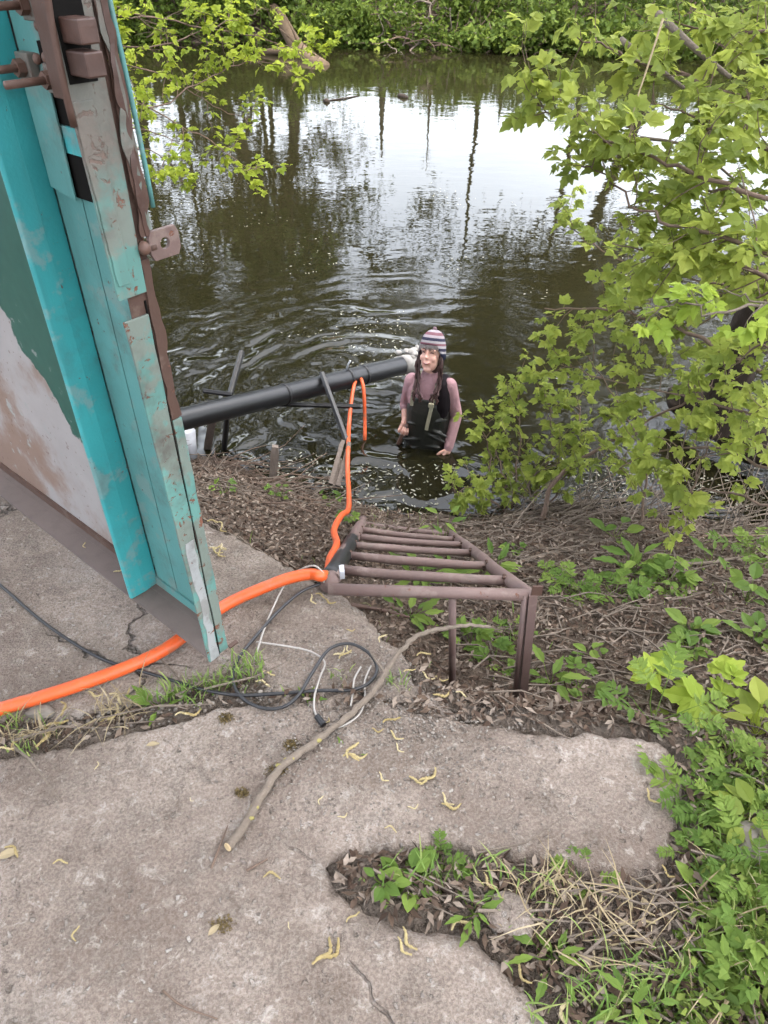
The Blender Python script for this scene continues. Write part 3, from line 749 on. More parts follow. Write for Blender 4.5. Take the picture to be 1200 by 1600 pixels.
b_ = at(419, 752, WATER); plank('wooden_stake', atd(430, 697, proj(b_)[2] - .10), b_ + Vector((0, 0, -.2)), .05, .04, 'old_wood', 'rotten brown stake standing at the water edge', 'stake')
plank('old_plank', atd(333, 650, 4.7), at(322, 712, WATER - .1), .05, .03, 'old_wood', 'brown old plank leaning beside the door under the pipe', 'board')
wp = at(305, 704, -1.12)
MB().tube([wp + Vector((-.05, 0, -.05)), wp + Vector((-.045, .03, .13))], [.055, .06], 14).build('plastic_canister', 'white_plastic', None, True)
tag(bpy.data.objects['plastic_canister'], 'white plastic canister half hidden behind the door edge', 'canister')

# ------------------------------------------------------------------ cables, wires, sticks on the slab
def cable(name, px, r, mat, label, cat, z=None, k=8, mode='slab', seg=8):
    P = [at(a[0], a[1], (a[2] if len(a) > 2 else 0) + r + .004) for a in px]
    o = MB().tube(smooth_path(P, k), r, seg).build(name, mat, None, True); tag(o, label, cat); return o
cable('power_cable', [(-60, 870), (0, 914), (60, 966), (120, 1008), (170, 1034, .0), (230, 1051), (320, 1078), (375, 1086), (430, 1084), (500, 1079), (550, 1078), (578, 1066), (589, 1045, .004), (578, 1022, .012), (548, 1006, .02),
    (515, 1014, .02), (490, 1048, .016), (465, 1088, .008), (438, 1106), (405, 1105), (376, 1088), (364, 1062), (372, 1030), (400, 994), (435, 955), (470, 925, .006), (500, 912, .01)], .0046, 'black_cable',
    'thin black power cable looped across the concrete', 'cable')
cable('signal_wire', [(398, 1030), (412, 985), (430, 942), (446, 912, .01), (466, 892, .035), (490, 884, .06), (505, 896, .05), (506, 910, .02)], .0028, 'white_wire', 'thin pale wire wound over the orange hose', 'wire')
w2 = empty('plug_wire', at(500, 1060, 0)); tag(w2, 'pale twisted wire ending in a small black plug', 'wire')
MB().tube(smooth_path([at(400, 1003, .005), at(450, 1010, .006), (at(485, 1018, .006)), at(507, 1034, .006), at(500, 1058, .008), at(492, 1085, .012), at(491, 1108, .008), at(497, 1122, .008)], 8), .0026, 6).build('wire', 'white_wire', w2, True)
MB().tube([at(495, 1119, .009), at(506, 1133, .009)], .0085, 8).build('plug', 'black_cable', w2, False, .001)
cable('wire_end', [(564, 1042), (554, 1060), (551, 1084), (548, 1104)], .0026, 'white_wire', 'short pale wire lying along the bare branch', 'wire')
cable('wire_loop', [(580, 1040), (570, 1064), (570, 1090), (562, 1115), (540, 1132), (526, 1136)], .0026, 'white_wire', 'pale wire curling beneath the bare branch', 'wire')
br = empty('fallen_branch', at(440, 1200, 0)); tag(br, 'long bare crooked branch lying across the slab edge', 'branch')
bp = [at(357, 1323, .012), at(378, 1296, .014), at(405, 1250, .016), at(440, 1198, .018), (at(480, 1168, .018)), at(515, 1142, .02), at(558, 1106, .022), at(592, 1070, .03), at(608, 1040, .04), at(640, 1003, .05), at(668, 987, .05), at(700, 981, .045), at(735, 977, .03), at(765, 980, .01)]
bp = smooth_path(bp, 5); nb_ = len(bp)
bp = [p + Vector((random.uniform(-.0025, .0025), random.uniform(-.0025, .0025), random.uniform(-.001, .001))) for p in bp]
MB().tube(bp, [(.0108 - .0062 * (i / nb_)) * (1 + random.uniform(-.1, .1)) for i in range(nb_)], 9).build('bark', 'twig', br, True)
MB().tube([bp[0], bp[0] + (bp[0] - bp[1]).normalized() * .003], .0095, 9).build('cut_end', 'cut_wood', br)
MB().tube([bp[38], bp[38] + Vector((-.03, .035, .02)), bp[38] + Vector((-.05, .09, .0))], [.004, .003, .001], 6).build('side_twig', 'twig', br, True)
lich = MB()
for i in range(12):
    q_ = bp[random.randint(3, 22)]; lich.ell(q_ + Vector((random.uniform(-.008, .008), random.uniform(-.004, .004), .0045)), (random.uniform(.003, .009), random.uniform(.003, .008), .004), 8, 5)
plain('lichen', (.22, .19, .07), .9, .1, .4, 80, .4)
lich.build('lichen', 'lichen', br, True)
def stick(pts, r, mat, label, name='twig', group=None):
    o = MB().tube(smooth_path(pts, 4), lerp_list(r, r * .5, 4 * (len(pts) - 1) + 1), 7).build(name, mat, None, True); tag(o, label, 'stick', group); return o
stick([at(655, 1352, .004), at(665, 1318, .005), at(678, 1290, .006)][::-1] and [at(330, 1357, .005), at(345, 1318, .006), at(356, 1290, .006)], .003, 'twig_dark', 'thin dark twig beside the cut end of the branch')
stick([at(385, 1360, .006), (at(400, 1352, .008)), at(418, 1342, .006)], .0032, 'twig_dark', 'short dark twig just below the cut branch end')
stick([at(255, 1548, .004), at(285, 1572, .006), at(340, 1592, .004)], .0028, 'twig_dark', 'thin curved dark twig low on the front slab')
def rv(s=1.0): return Vector((random.gauss(0, s), random.gauss(0, s), random.gauss(0, s)))
# ------------------------------------------------------------------ person standing hip-deep
PX, PY, PYAW = .305, 4.36, R(-16)
person = empty('person', (PX, PY, WATER - .83), PYAW)
person.scale = (.90, .94, 1.0)
tag(person, 'person in striped knit cap, pink sweater and black waders standing in the pond', 'person')
def remesh(mb, vox, smooth_it, name, mat, parent, raw=False):
    me = mb.mesh(name, None); o = bpy.data.objects.new(name, me); C.objects.link(o)
    m = o.modifiers.new('r', 'REMESH'); m.mode = 'VOXEL'; m.voxel_size = vox; m.use_smooth_shade = True
    if smooth_it: s_m = o.modifiers.new('s', 'SMOOTH'); s_m.iterations = smooth_it; s_m.factor = .5
    dg = bpy.context.evaluated_depsgraph_get()
    me2 = bpy.data.meshes.new_from_object(o.evaluated_get(dg)); me2.name = name
    bpy.data.objects.remove(o); bpy.data.meshes.remove(me)
    if mat: me2.materials.append(M[mat])
    me2.shade_smooth()
    o2 = bpy.data.objects.new(name, me2); C.objects.link(o2)
    o2.parent = parent; o2.location = (0, 0, .80)
    return o2
def place(o): o.parent = person; o.matrix_parent_inverse = Matrix(); o.location = (0, 0, .80); return o
def cone(mb, p0, r0, p1, r1, seg=14, fl=1.0):
    "tapered limb with round ends"
    p0, p1 = Vector(p0), Vector(p1); d = (p1 - p0); L = d.length; d.normalize(); P = []; rr = []
    for k in range(5):
        a = math.pi / 2 * (1 - k / 4); P.append(p0 - d * r0 * math.sin(a)); rr.append(max(r0 * math.cos(a), 1e-4))
    for k in range(1, 5):
        P.append(p0 + d * L * k / 4); rr.append(r0 + (r1 - r0) * k / 4)
    for k in range(1, 5):
        a = math.pi / 2 * k / 4; P.append(p1 + d * r1 * math.sin(a)); rr.append(max(r1 * math.cos(a), 1e-4))
    mb.tube(P, rr, seg)
def loft(mb, secs, seg=20):
    "closed body of stacked ellipses: (cx, cy, cz, rx, ry)"
    V = []
    for cx, cy, cz, rx, ry in secs:
        for k in range(seg):
            th = 2 * math.pi * k / seg; c_, s_2 = math.cos(th), math.sin(th)
            V.append((cx + rx * math.copysign(abs(c_) ** .85, c_), cy + ry * math.copysign(abs(s_2) ** .85, s_2), cz))
    n = len(secs)
    F_ = [(i * seg + k, i * seg + (k + 1) % seg, (i + 1) * seg + (k + 1) % seg, (i + 1) * seg + k) for i in range(n - 1) for k in range(seg)]
    F_ += [tuple(range(seg))[::-1], tuple((n - 1) * seg + k for k in range(seg))]
    mb.add(V, F_)
g = G('skin'); n = g.noise(25, 3, g.obj())
c = g.mix(n, (.47, .26, .20), (.55, .33, .265))
M['skin'] = g.out(g.bsdf(c, .5, .35, nrm=g.bump(n, .08, .002), Subsurface__Weight=.08))
g = G('sweater'); o_ = g.obj(); w = g.noise(160, 2, o_); n = g.noise(9, 4, o_)
c = g.mix(n, (.26, .145, .155), (.36, .22, .23))
M['sweater'] = g.out(g.bsdf(c, .92, .1, nrm=g.bump(g.math('ADD', g.math('MULTIPLY', w, .5), g.math('MULTIPLY', n, 3.0)), .8, .012)))
g = G('waders'); o_ = g.obj(); n = g.noise(7, 5, o_); n2 = g.noise(30, 3, o_)
c = g.mix(n, (.008, .0085, .0065), (.024, .024, .019))
M['waders'] = g.out(g.bsdf(c, .42, .4, nrm=g.bump(g.math('ADD', n, g.math('MULTIPLY', n2, .2)), .7, .02)))
plain('vest', (.007, .005, .006), .9, .1, .3, 40, .3, objspace=True)
plain('hair', (.042, .018, .015), .55, .4, .6, 90, .6, objspace=True)
plain('fringe', (.19, .165, .155), .7, .3, .4, 120, .6, objspace=True)
plain('strap', (.24, .22, .15), .8, .2, .3, 60, .2, objspace=True)
plain('lip', (.27, .085, .075), .5, .4, .2, 50, .05, objspace=True)
plain('brow', (.06, .03, .025), .7, .2, .3, 60, .1, objspace=True)
plain('teeth', (.42, .40, .36), .4, .4, .1, 60, .02, objspace=True)
g = G('knit_cap'); o_ = g.obj(); s_ = g.sep(o_)
zz = g.math('ADD', g.math('MULTIPLY', g.math('SUBTRACT', s_[2], .685), .927), g.math('MULTIPLY', s_[1], .375))
tt = g.math('DIVIDE', g.math('SUBTRACT', zz, -.03), .20)
cr = g.n('ValToRGB'); g.put(cr.inputs[0], tt); cr.color_ramp.interpolation = 'CONSTANT'
stops = [(0, (.02, .022, .04)), (.22, (.25, .23, .235)), (.29, (.032, .03, .05)), (.38, (.26, .245, .25)), (.46, (.15, .07, .085)), (.53, (.26, .245, .25)), (.60, (.03, .03, .05)), (.69, (.25, .215, .23)), (.77, (.14, .068, .082)), (.86, (.23, .205, .22)), (.93, (.12, .08, .095))]
e = cr.color_ramp.elements
while len(e) < len(stops): e.new(.5)
for el, (p_, c_) in zip(e, stops): el.position = p_; el.color = (*c_, 1)
wv_ = g.noise(140, 2, o_)
M['knit_cap'] = g.out(g.bsdf(cr.outputs[0], .95, .05, nrm=g.bump(wv_, .6, .006)))

HZ = .685                                         # head centre above the water line
SL, SR = Vector((.142, .015, .468)), Vector((-.142, .015, .468))
EL, ER = Vector((.205, .02, .25)), Vector((-.195, .06, .27))
WL, WR = Vector((.185, -.11, .055)), Vector((-.175, -.04, .19))
body = MB()
torso = [(0, .015, -.12, .15, .10), (0, .015, -.03, .168, .115), (0, .012, .08, .15, .105), (0, .01, .17, .135, .10), (0, .005, .27, .142, .108), (0, .005, .36, .152, .108), (0, .012, .44, .155, .09), (0, .018, .50, .12, .07), (0, .02, .535, .06, .05)]
loft(body, torso)
cone(body, (0, .022, .50), .050, (0, .006, .63), .047)
for s_sign, S, E_, W_ in ((1, SL, EL, WL), (-1, SR, ER, WR)):
    cone(body, S, .052, E_, .040); cone(body, E_, .040, W_, .025)
    hx = .088 * s_sign
    cone(body, (hx, .015, -.08), .088, (hx * 1.1, 0, -.40), .055); cone(body, (hx * 1.1, 0, -.40), .055, (hx * 1.15, .03, -.72), .038)
    cone(body, (hx * 1.15, .03, -.745), .04, (hx * 1.25, -.12, -.765), .032)
# head: skull, jaw, chin, cheeks, nose, ears, tilted a little back
hr = Matrix.Rotation(R(-22), 3, 'X') @ Matrix.Rotation(R(-8), 3, 'Z')
def H(x, y, z): return hr @ Vector((x * 1.08, y, z)) + Vector((0, .0, HZ))
body.ell(H(0, .012, .03), (.076, .092, .088), 18, 12, hr); body.ell(H(0, -.02, -.03), (.063, .068, .082), 18, 12, hr)
body.ell(H(0, -.052, -.092), (.027, .026, .022), 12, 8, hr)
for s_sign in (-1, 1):
    body.ell(H(.034 * s_sign, -.062, -.022), (.026, .022, .024), 12, 8, hr)
    body.ell(H(.075 * s_sign, .012, -.012), (.011, .02, .03), 10, 8, hr)
    body.ell(H(.030 * s_sign, -.074, .030), (.026, .012, .009), 10, 6, hr)
body.ell(H(0, -.088, .006), (.0105, .012, .03), 10, 8, hr); body.ell(H(0, -.098, -.018), (.0155, .014, .0125), 10, 8, hr)
body.ell(H(0, -.082, -.052), (.027, .013, .013), 10, 8, hr)
# hands: palm, four bent fingers, thumb
def hand(wrist, dirv, palmn, thumbdir, curl, sc=1.0, spread=.10):
    d = Vector(dirv).normalized(); nrm = Vector(palmn); nrm = (nrm - d * nrm.dot(d)).normalized(); a = d.cross(nrm)
    if a.dot(Vector(thumbdir)) < 0: a = -a
    w0 = Vector(wrist)
    cone(body, w0, .024, w0 + d * .02, .026)
    for k in range(4):
        cone(body, w0 + d * .012 + a * (.010 - .006 * k), .013, w0 + d * (.082 - abs(k - 1.2) * .004) + a * (.028 - .0185 * k), .0115, 10)
    lens = (.042, .046, .043, .034)
    for k in range(4):
        p = w0 + d * (.084 - abs(k - 1.2) * .004) + a * (.030 - .020 * k); ang = 0
        fd = (d + a * spread * (1.5 - k)).normalized()
        for j, (ln, r0) in enumerate(((lens[k], .0098), (lens[k] * .66, .0088), (lens[k] * .52, .0078))):
            ang += curl[j]; v_ = fd * math.cos(ang) + nrm * math.sin(ang)
            q_ = p + v_ * ln * sc; cone(body, p, r0, q_, r0 * .92, 10); p = q_
    tb = w0 + d * .022 + a * .024; td = (d * .62 + a * .75 + nrm * .25).normalized()
    t1 = tb + td * .040; t2 = t1 + (td * .7 + d * .5 + nrm * .35).normalized() * .032
    cone(body, tb, .014, t1, .0115, 10); cone(body, t1, .0115, t2, .009, 10)
    return w0 + d * .085
hand(WL, (-.12, -.62, -.78), (-.55, .55, -.5), (-.8, -.5, .2), (.15, .25, .2))
grip = hand(WR, (-.05, -.55, -.72), (.2, -.75, -.1), (.9, -.2, .3), (1.1, 1.2, .9))
bo = remesh(body, .0042, 4, 'body', 'skin', person)
# sweater
sw = MB()
loft(sw, [(0, .015, -.02, .172, .12), (0, .012, .10, .158, .116), (0, .01, .17, .147, .113), (0, .005, .27, .156, .121), (0, .005, .36, .165, .121), (0, .012, .44, .168, .103), (0, .018, .50, .130, .082), (0, .02, .535, .072, .062), (0, .018, .565, .060, .056)])
cone(sw, SL, .056, EL, .047); cone(sw, EL, .047, EL.lerp(WL, .92), .037)
cone(sw, EL.lerp(WL, .90), .034, EL.lerp(WL, .99), .033)
cone(sw, SR, .056, ER, .047); cone(sw, ER, .047, ER.lerp(WR, .22), .046)
for k in range(4):
    q_ = SL.lerp(EL, .3 + .2 * k); sw.ell(q_ + rv(.004), (.052 - .002 * k, .052 - .002 * k, .012), 12, 6, Matrix.Rotation(random.uniform(-.7, .7), 3, 'Y'))
for k in range(5):
    q_ = EL.lerp(WL, .15 + .16 * k); sw.ell(q_ + rv(.004), (.047 - .0035 * k, .047 - .0035 * k, .013), 12, 6, Matrix.Rotation(random.uniform(-.5, .5), 3, 'Y'))
sw_o = remesh(sw, .006, 3, 'sweater', 'sweater', person)
# waders: bib, seat and legs
wd = MB()
loft(wd, [(0, .015, -.16, .168, .13), (0, .015, -.03, .188, .145), (0, .008, .06, .185, .140), (0, .0, .15, .172, .138), (0, -.002, .24, .168, .138), (0, -.004, .31, .166, .134), (0, -.014, .345, .150, .118)])
loft(wd, [(0, -.048, .30, .145, .085), (0, -.058, .36, .125, .07), (0, -.062, .405, .100, .052)])
for s_sign in (-1, 1):
    hx = .088 * s_sign
    cone(wd, (hx, .015, -.10), .105, (hx * 1.1, 0, -.40), .078); cone(wd, (hx * 1.1, 0, -.40), .078, (hx * 1.15, .03, -.73), .062); cone(wd, (hx * 1.15, .03, -.75), .055, (hx * 1.25, -.13, -.77), .045)
for k in range(7):
    wd.ell((random.uniform(-.1, .1), -.125 + random.uniform(-.006, .006), .02 + .04 * k), (.09, .016, .012), 12, 6, Matrix.Rotation(random.uniform(-.5, .5), 3, 'Y'))
remesh(wd, .006, 3, 'waders', 'waders', person)
# dark vest shoulder and strap with buckle
vm = MB(); loft(vm, [(.085, .012, .27, .078, .128), (.092, .012, .36, .078, .128), (.092, .016, .44, .072, .112), (.082, .02, .505, .055, .09), (.074, .02, .53, .03, .05)]); remesh(vm, .007, 2, 'vest', 'vest', person)
def ribbon(name, P, w, mat, wdir=(1, 0, 0), th=.005):
    P = smooth_path(P, 5); V = []; wd_ = Vector(wdir)
    for i, p in enumerate(P):
        V += [p - wd_ * w / 2 + Vector((0, -th, 0)), p + wd_ * w / 2 + Vector((0, -th, 0)), p + wd_ * w / 2 + Vector((0, th, 0)), p - wd_ * w / 2 + Vector((0, th, 0))]
    n = len(P); F_ = [(4 * i + k, 4 * i + (k + 1) % 4, 4 * i + 4 + (k + 1) % 4, 4 * i + 4 + k) for i in range(n - 1) for k in range(4)] + [(3, 2, 1, 0), (4 * n - 4, 4 * n - 3, 4 * n - 2, 4 * n - 1)]
    return place(MB().add(V, F_).build(name, mat))
ribbon('strap', [(.075, .03, .548), (.072, -.05, .528), (.062, -.112, .46), (.052, -.142, .40), (.044, -.153, .34), (.030, -.160, .26), (.022, -.162, .21)], .026, 'strap', (.97, 0, -.12))
ribbon('strap', [(-.080, .03, .545), (-.088, -.06, .52), (-.098, -.115, .45), (-.105, -.125, .36)], .024, 'strap')
place(MB().box((.030, -.166, .385), (.040, 0, 0), (0, .014, 0), (0, 0, .03)).build('buckle', 'strap', None, False, .003))
# hair: long dark locks in front of both shoulders, grey fringe under the cap
hm = MB()
for s_sign in (-1, 1):
    for k in range(8):
        o1 = random.uniform(-.014, .016); o2 = random.uniform(-.016, .016)
        P = [H(.068 * s_sign, .0 + o2, .03), H((.080 + o1) * s_sign, -.012 + o2, -.06), Vector(((.082 + o1) * s_sign, -.065 + o2, .545)), Vector(((.075 + o1 * 1.6) * s_sign, -.118 + o2 * .6, .475)), Vector(((.066 + o1 * 2.4) * s_sign, -.134 + o2 * .5, .452 + random.uniform(-.03, .02))), Vector(((.062 + o1 * 2.8) * s_sign, -.142 + o2 * .4, .425 + random.uniform(-.045, .02)))]
        P = [p + Vector((.006 * math.sin(i * 2 + k), 0, 0)) for i, p in enumerate(smooth_path(P, 4))]
        hm.tube(P, [.0065 + .0025 * math.sin(i * 1.3 + k) for i in range(len(P) - 1)] + [.002], 6)
hm.ell(H(0, .045, -.03), (.078, .06, .10), 14, 10, hr)
place(hm.build('hair', 'hair', None, True))
fm = MB()
for k in range(26):
    x = -.058 + .116 * k / 25; fm.tube([H(x * .9, -.070 + abs(x) * .35, .075), H(x, -.090 + abs(x) * .42, .055), H(x * 1.08 + random.uniform(-.006, .006), -.092 + abs(x) * .45, .030 + random.uniform(-.008, .008) + abs(x) * -.15)], [.006, .006, .0015], 5)
place(fm.build('fringe', 'fringe', None, True))
# cap: dome with ear flaps and cords
cm = MB(); seg = 28; V = []; secs = []
for i in range(13):
    a = i / 12; ph = a * math.pi / 2
    secs.append((math.cos(ph) ** .8 * 1.0, math.sin(ph)))
for rr_, zz_ in secs:
    for k in range(seg):
        th = 2 * math.pi * k / seg; x = math.cos(th) * .092 * rr_; y = .012 + math.sin(th) * .108 * rr_
        lift = .012 * max(0, -math.sin(th)) * (1 - zz_); flap = -.075 * max(0, abs(math.cos(th)) - .62) / .38 * (1 - zz_) * (1 if abs(math.cos(th)) > .62 else 0)
        V.append(H(x, y, .050 + lift + flap + zz_ * .108))
F_ = [(i * seg + k, i * seg + (k + 1) % seg, (i + 1) * seg + (k + 1) % seg, (i + 1) * seg + k) for i in range(12) for k in range(seg)]
cap_o = place(cm.add(V, F_).build('knit_cap', 'knit_cap', None, True)); so_ = cap_o.modifiers.new('t', 'SOLIDIFY'); so_.thickness = .007
attach_cap = MB(); attach_cap.ell(H(0, .012, .163), (.016, .016, .012), 10, 6)
place(attach_cap.build('cap_tassel', 'knit_cap', None, True))
for s_sign in (-1, 1):
    place(MB().tube(smooth_path([H(.093 * s_sign, .0, -.02), H(.095 * s_sign, -.02, -.08), Vector((.092 * s_sign, -.075, .53)), Vector((.080 * s_sign, -.135, .43))], 4), .0035, 5).build('cap_cord', 'vest', None, True))
# face: narrowed smiling eyes, brows, mouth
for s_sign in (-1, 1):
    place(MB().tube([H(.016 * s_sign, -.0845, .013), H(.029 * s_sign, -.086, .0165), H(.043 * s_sign, -.0775, .012)], [.0022, .0052, .0022], 6).build('eye', 'brow', None, True))
    place(MB().tube([H(.013 * s_sign, -.0885, .032), H(.030 * s_sign, -.0885, .038), H(.047 * s_sign, -.076, .031)], [.003, .0034, .0015], 6).build('eyebrow', 'brow', None, True))
place(MB().tube([H(-.029, -.0795, -.046), H(-.014, -.0925, -.055), H(0, -.0955, -.0575), H(.014, -.0925, -.055), H(.029, -.0795, -.046)], [.002, .0042, .0048, .0042, .002], 6).build('lips', 'lip', None, True))
place(MB().tube([H(-.015, -.0945, -.0525), H(0, -.0985, -.0545), H(.015, -.0945, -.0525)], [.0008, .0013, .0008], 6).build('teeth', 'teeth', None, True))
# stick held in the hand
rotz = Matrix.Rotation(PYAW, 3, 'Z')
_g = grip + Vector((.0, -.012, -.03)); gw = rotz @ Vector((_g.x * .90, _g.y * .94, _g.z)) + Vector((PX, PY, WATER - .03))
hs_ = MB().tube([gw + Vector((.035, -.01, .10)), gw, gw + Vector((-.06, .02, -.17)), gw + Vector((-.11, .04, -.36))], [.014, .0155, .0155, .015], 10).build('held_stick', 'bolt_rust', None, True)
tag(hs_, 'reddish brown wooden handle held in the wading person\'s hand', 'stick')

# ------------------------------------------------------------------ leaves
def leaflet(mb, org, d, nrm, L, W, teeth=True):
    "toothed pointed leaflet folded along its midrib"
    d = d.normalized(); a = d.cross(nrm).normalized(); nrm = a.cross(d)
    prof = [(.0, .0), (.18, .62), (.36, .95), (.46, .74), (.60, .86), (.70, .45), (.84, .34), (1.0, 0)] if teeth else [(0, 0), (.2, .7), (.45, 1.0), (.7, .75), (.88, .35), (1.0, 0)]
    mid = [org + d * L * t - nrm * (L * .10 * t * t) for t, _ in prof]
    V = list(mid); o = len(prof)
    for sgn in (-1, 1):
        V += [org + d * L * t + a * sgn * W * .5 * w + nrm * (W * .16 * w - L * .12 * t * t) for t, w in prof[1:-1]]
    m = o - 2; F_ = []
    for si, sgn in ((0, -1), (1, 1)):
        b = o + si * m
        tri = [(0, b, 1)] + [(i + 1, b + i, b + i + 1, i + 2) for i in range(m - 1)] + [(m, b + m - 1, m + 1)]
        if sgn > 0: tri = [t_[::-1] for t_ in tri]
        F_ += tri
    mb.add(V, F_)
def compound_leaf(n, mat, seed, toothed=True):
    random.seed(seed); mb = MB(); Y_, Z_ = Vector((0, 1, 0)), Vector((0, 0, 1))
    mb.tube([(0, 0, 0), (0, .2, .03), (0, .45, .02)], [.012, .009, .007], 4, False)
    if n >= 5:
        for sgn in (-1, 1):
            leaflet(mb, Vector((0, .26, .025)), Vector((sgn, random.uniform(.2, .65), random.uniform(-.45, .15))), Z_ + Vector((random.uniform(-.35, .35), random.uniform(-.35, .35), 0)), random.uniform(.38, .54), random.uniform(.28, .38), toothed)
    for sgn in (-1, 1):
        leaflet(mb, Vector((0, .42, .022)), Vector((sgn * .9, random.uniform(.5, 1.0), random.uniform(-.45, .2))), Z_ + Vector((random.uniform(-.35, .35), random.uniform(-.35, .35), 0)), random.uniform(.44, .6), random.uniform(.32, .44), toothed)
    leaflet(mb, Vector((0, .45, .02)), Y_ + Vector((random.uniform(-.2, .2), 0, random.uniform(-.4, .1))), Z_ + Vector((random.uniform(-.3, .3), 0, 0)), random.uniform(.5, .64), random.uniform(.38, .5), toothed)
    return mb.mesh('leaf', mat)
LEAF = {}
for mt in ('leaf_near', 'leaf_bright', 'leaf_sprig', 'leaf_weed'):
    LEAF[mt] = [compound_leaf(5 if q % 2 else 3, mt, q) for q in range(1, 11)]
random.seed(21)
def leaf_matrix(p, d, up, s):
    y = Vector(d).normalized(); z = Vector(up); z = (z - y * z.dot(y))
    if z.length < 1e-4: z = y.orthogonal()
    z.normalize(); x = y.cross(z)
    m = Matrix((x, y, z)).transposed().to_4x4() @ Matrix.Scale(s, 4); m.translation = p; return m

def leafy_shrub(name, label, cat, base, branches, leafmat_, size, twig_len, per_m, r0=.010, cap=300, mass=None, droop=.25, keep=None, group=None, barkm='twig_dark', upb=1.0, sprig_n=3):
    root = empty(name, base); tag(root, label, cat, group)
    st = MB(); leaves = []
    for B in branches:
        rb = B[0] if isinstance(B[0], float) else r0
        P = smooth_path([q for q in B if not isinstance(q, float)], 6)
        P = [p + rv(.008) for p in P]; n = len(P)
        rad = lerp_list(rb, rb * .25, n)
        MB().tube(P, rad, 6).build('branch', barkm, root, True)
        Ls = sum((P[i + 1] - P[i]).length for i in range(n - 1))
        k = max(2, int(Ls * per_m))
        for j in range(k):
            f = random.uniform(.12, 1.0) * (n - 1); i = min(int(f), n - 2); p = P[i].lerp(P[i + 1], f - i)
            t = (P[i + 1] - P[i]).normalized(); sd_ = rv(); sd_ = (sd_ - t * sd_.dot(t)).normalized()
            d = (t * .5 + sd_ + Vector((0, 0, .35 * upb))).normalized(); L = twig_len * random.uniform(.4, 1.2)
            tw = [p]; 
            for q in range(4): d = (d + rv(.18) + Vector((0, 0, .08 * upb))).normalized(); tw.append(tw[-1] + d * L / 4)
            st.tube(tw, [.0032, .0026, .002, .0016, .001], 4, False)
            for q in range(1, 5):
                for sg in range(2 if q < 4 else sprig_n):
                    if random.random() < .18: continue
                    ld = (d * .35 + rv(.75) + Vector((0, 0, -droop * .3))).normalized(); ld.z *= .55; ld.normalize()
                    up = (Vector((0, -.22, 1)) + rv(.30)); s = size * random.uniform(.42, 1.25) * (.8 if q == 4 else 1)
                    lp_ = tw[q]
                    if keep and not keep(lp_): continue
                    leaves.append((lp_, ld, up, s))
    if st.v: st.build('twigs', barkm, root, True)['kind'] = 'stuff'
    # those that show largest become single leaves, the rest one mass
    leaves.sort(key=lambda l: -(l[3] / max(.3, (l[0] - Vector((0, 0, CAM_Z))).length)))
    inv = root.matrix_basis.inverted()
    vis = []
    rest = []
    for l in leaves:
        x, y, d = proj(l[0]); ok = -30 < x < 1230 and -30 < y < 1630
        (vis if ok and len(vis) < cap else rest).append(l)
    for p, d, u, s in vis:
        o = bpy.data.objects.new('leaf', random.choice(LEAF[leafmat_])); C.objects.link(o)
        o.parent = root; o.matrix_parent_inverse = inv; o.matrix_basis = leaf_matrix(p, d, u, s)
    if rest:
        src = LEAF[leafmat_]; mb = MB()
        for p, d, u, s in rest:
            m = leaf_matrix(p, d, u, s); me = random.choice(src)
            mb.add([m @ v.co for v in me.vertices], [tuple(f.vertices) for f in me.polygons])
        o = mb.build('foliage', mass or leafmat_, root); o['kind'] = 'stuff'
    return root
def bpx(*pts): return [atd(*p) for p in pts]
# right: maple boughs hanging into view from a tree out of frame
leafy_shrub('maple_bough', 'broad leafy maple boughs reaching in at upper right', 'bough', atd(1260, 330, 2.6), [
    bpx((1300, 340, 2.5), (1130, 290, 2.6), (1000, 240, 2.75), (900, 195, 2.85), (838, 160, 2.9)),
    bpx((1300, 190, 2.8), (1100, 130, 2.95), (980, 85, 3.05), (900, 62, 3.1)),
    bpx((1290, 430, 2.4), (1120, 370, 2.6), (1000, 330, 2.8), (925, 255, 2.95)),
    bpx((1290, 60, 3.0), (1150, 45, 3.2), (1040, 40, 3.3)),
    bpx((1290, 250, 2.6), (1180, 230, 2.7), (1090, 190, 2.9), (1010, 150, 3.0)),
    bpx((1290, 520, 2.5), (1170, 420, 2.7), (1050, 400, 2.9), (960, 380, 3.0)), bpx((1290, 330, 2.9), (1190, 310, 3.0), (1080, 290, 3.2), (980, 300, 3.3)), bpx((1290, 120, 3.2), (1190, 90, 3.3), (1110, 60, 3.5))],
    'leaf_near', .115, .28, 16.5, .010, 300, 'leaf_near_mass')
leafy_shrub('maple_sprig', 'bright yellow-green maple sprig in front of the dark leaning trunk', 'sprig', atd(1240, 500, 2.2), [
    bpx((1290, 505, 2.15), (1180, 470, 2.2), (1120, 450, 2.25)), bpx((1200, 478, 2.2), (1100, 485, 2.2), (1045, 475, 2.25), (1010, 490, 2.25))],
    'leaf_bright', .105, .10, 7, .005, 300, None, .2, None, None, 'twig', .5)
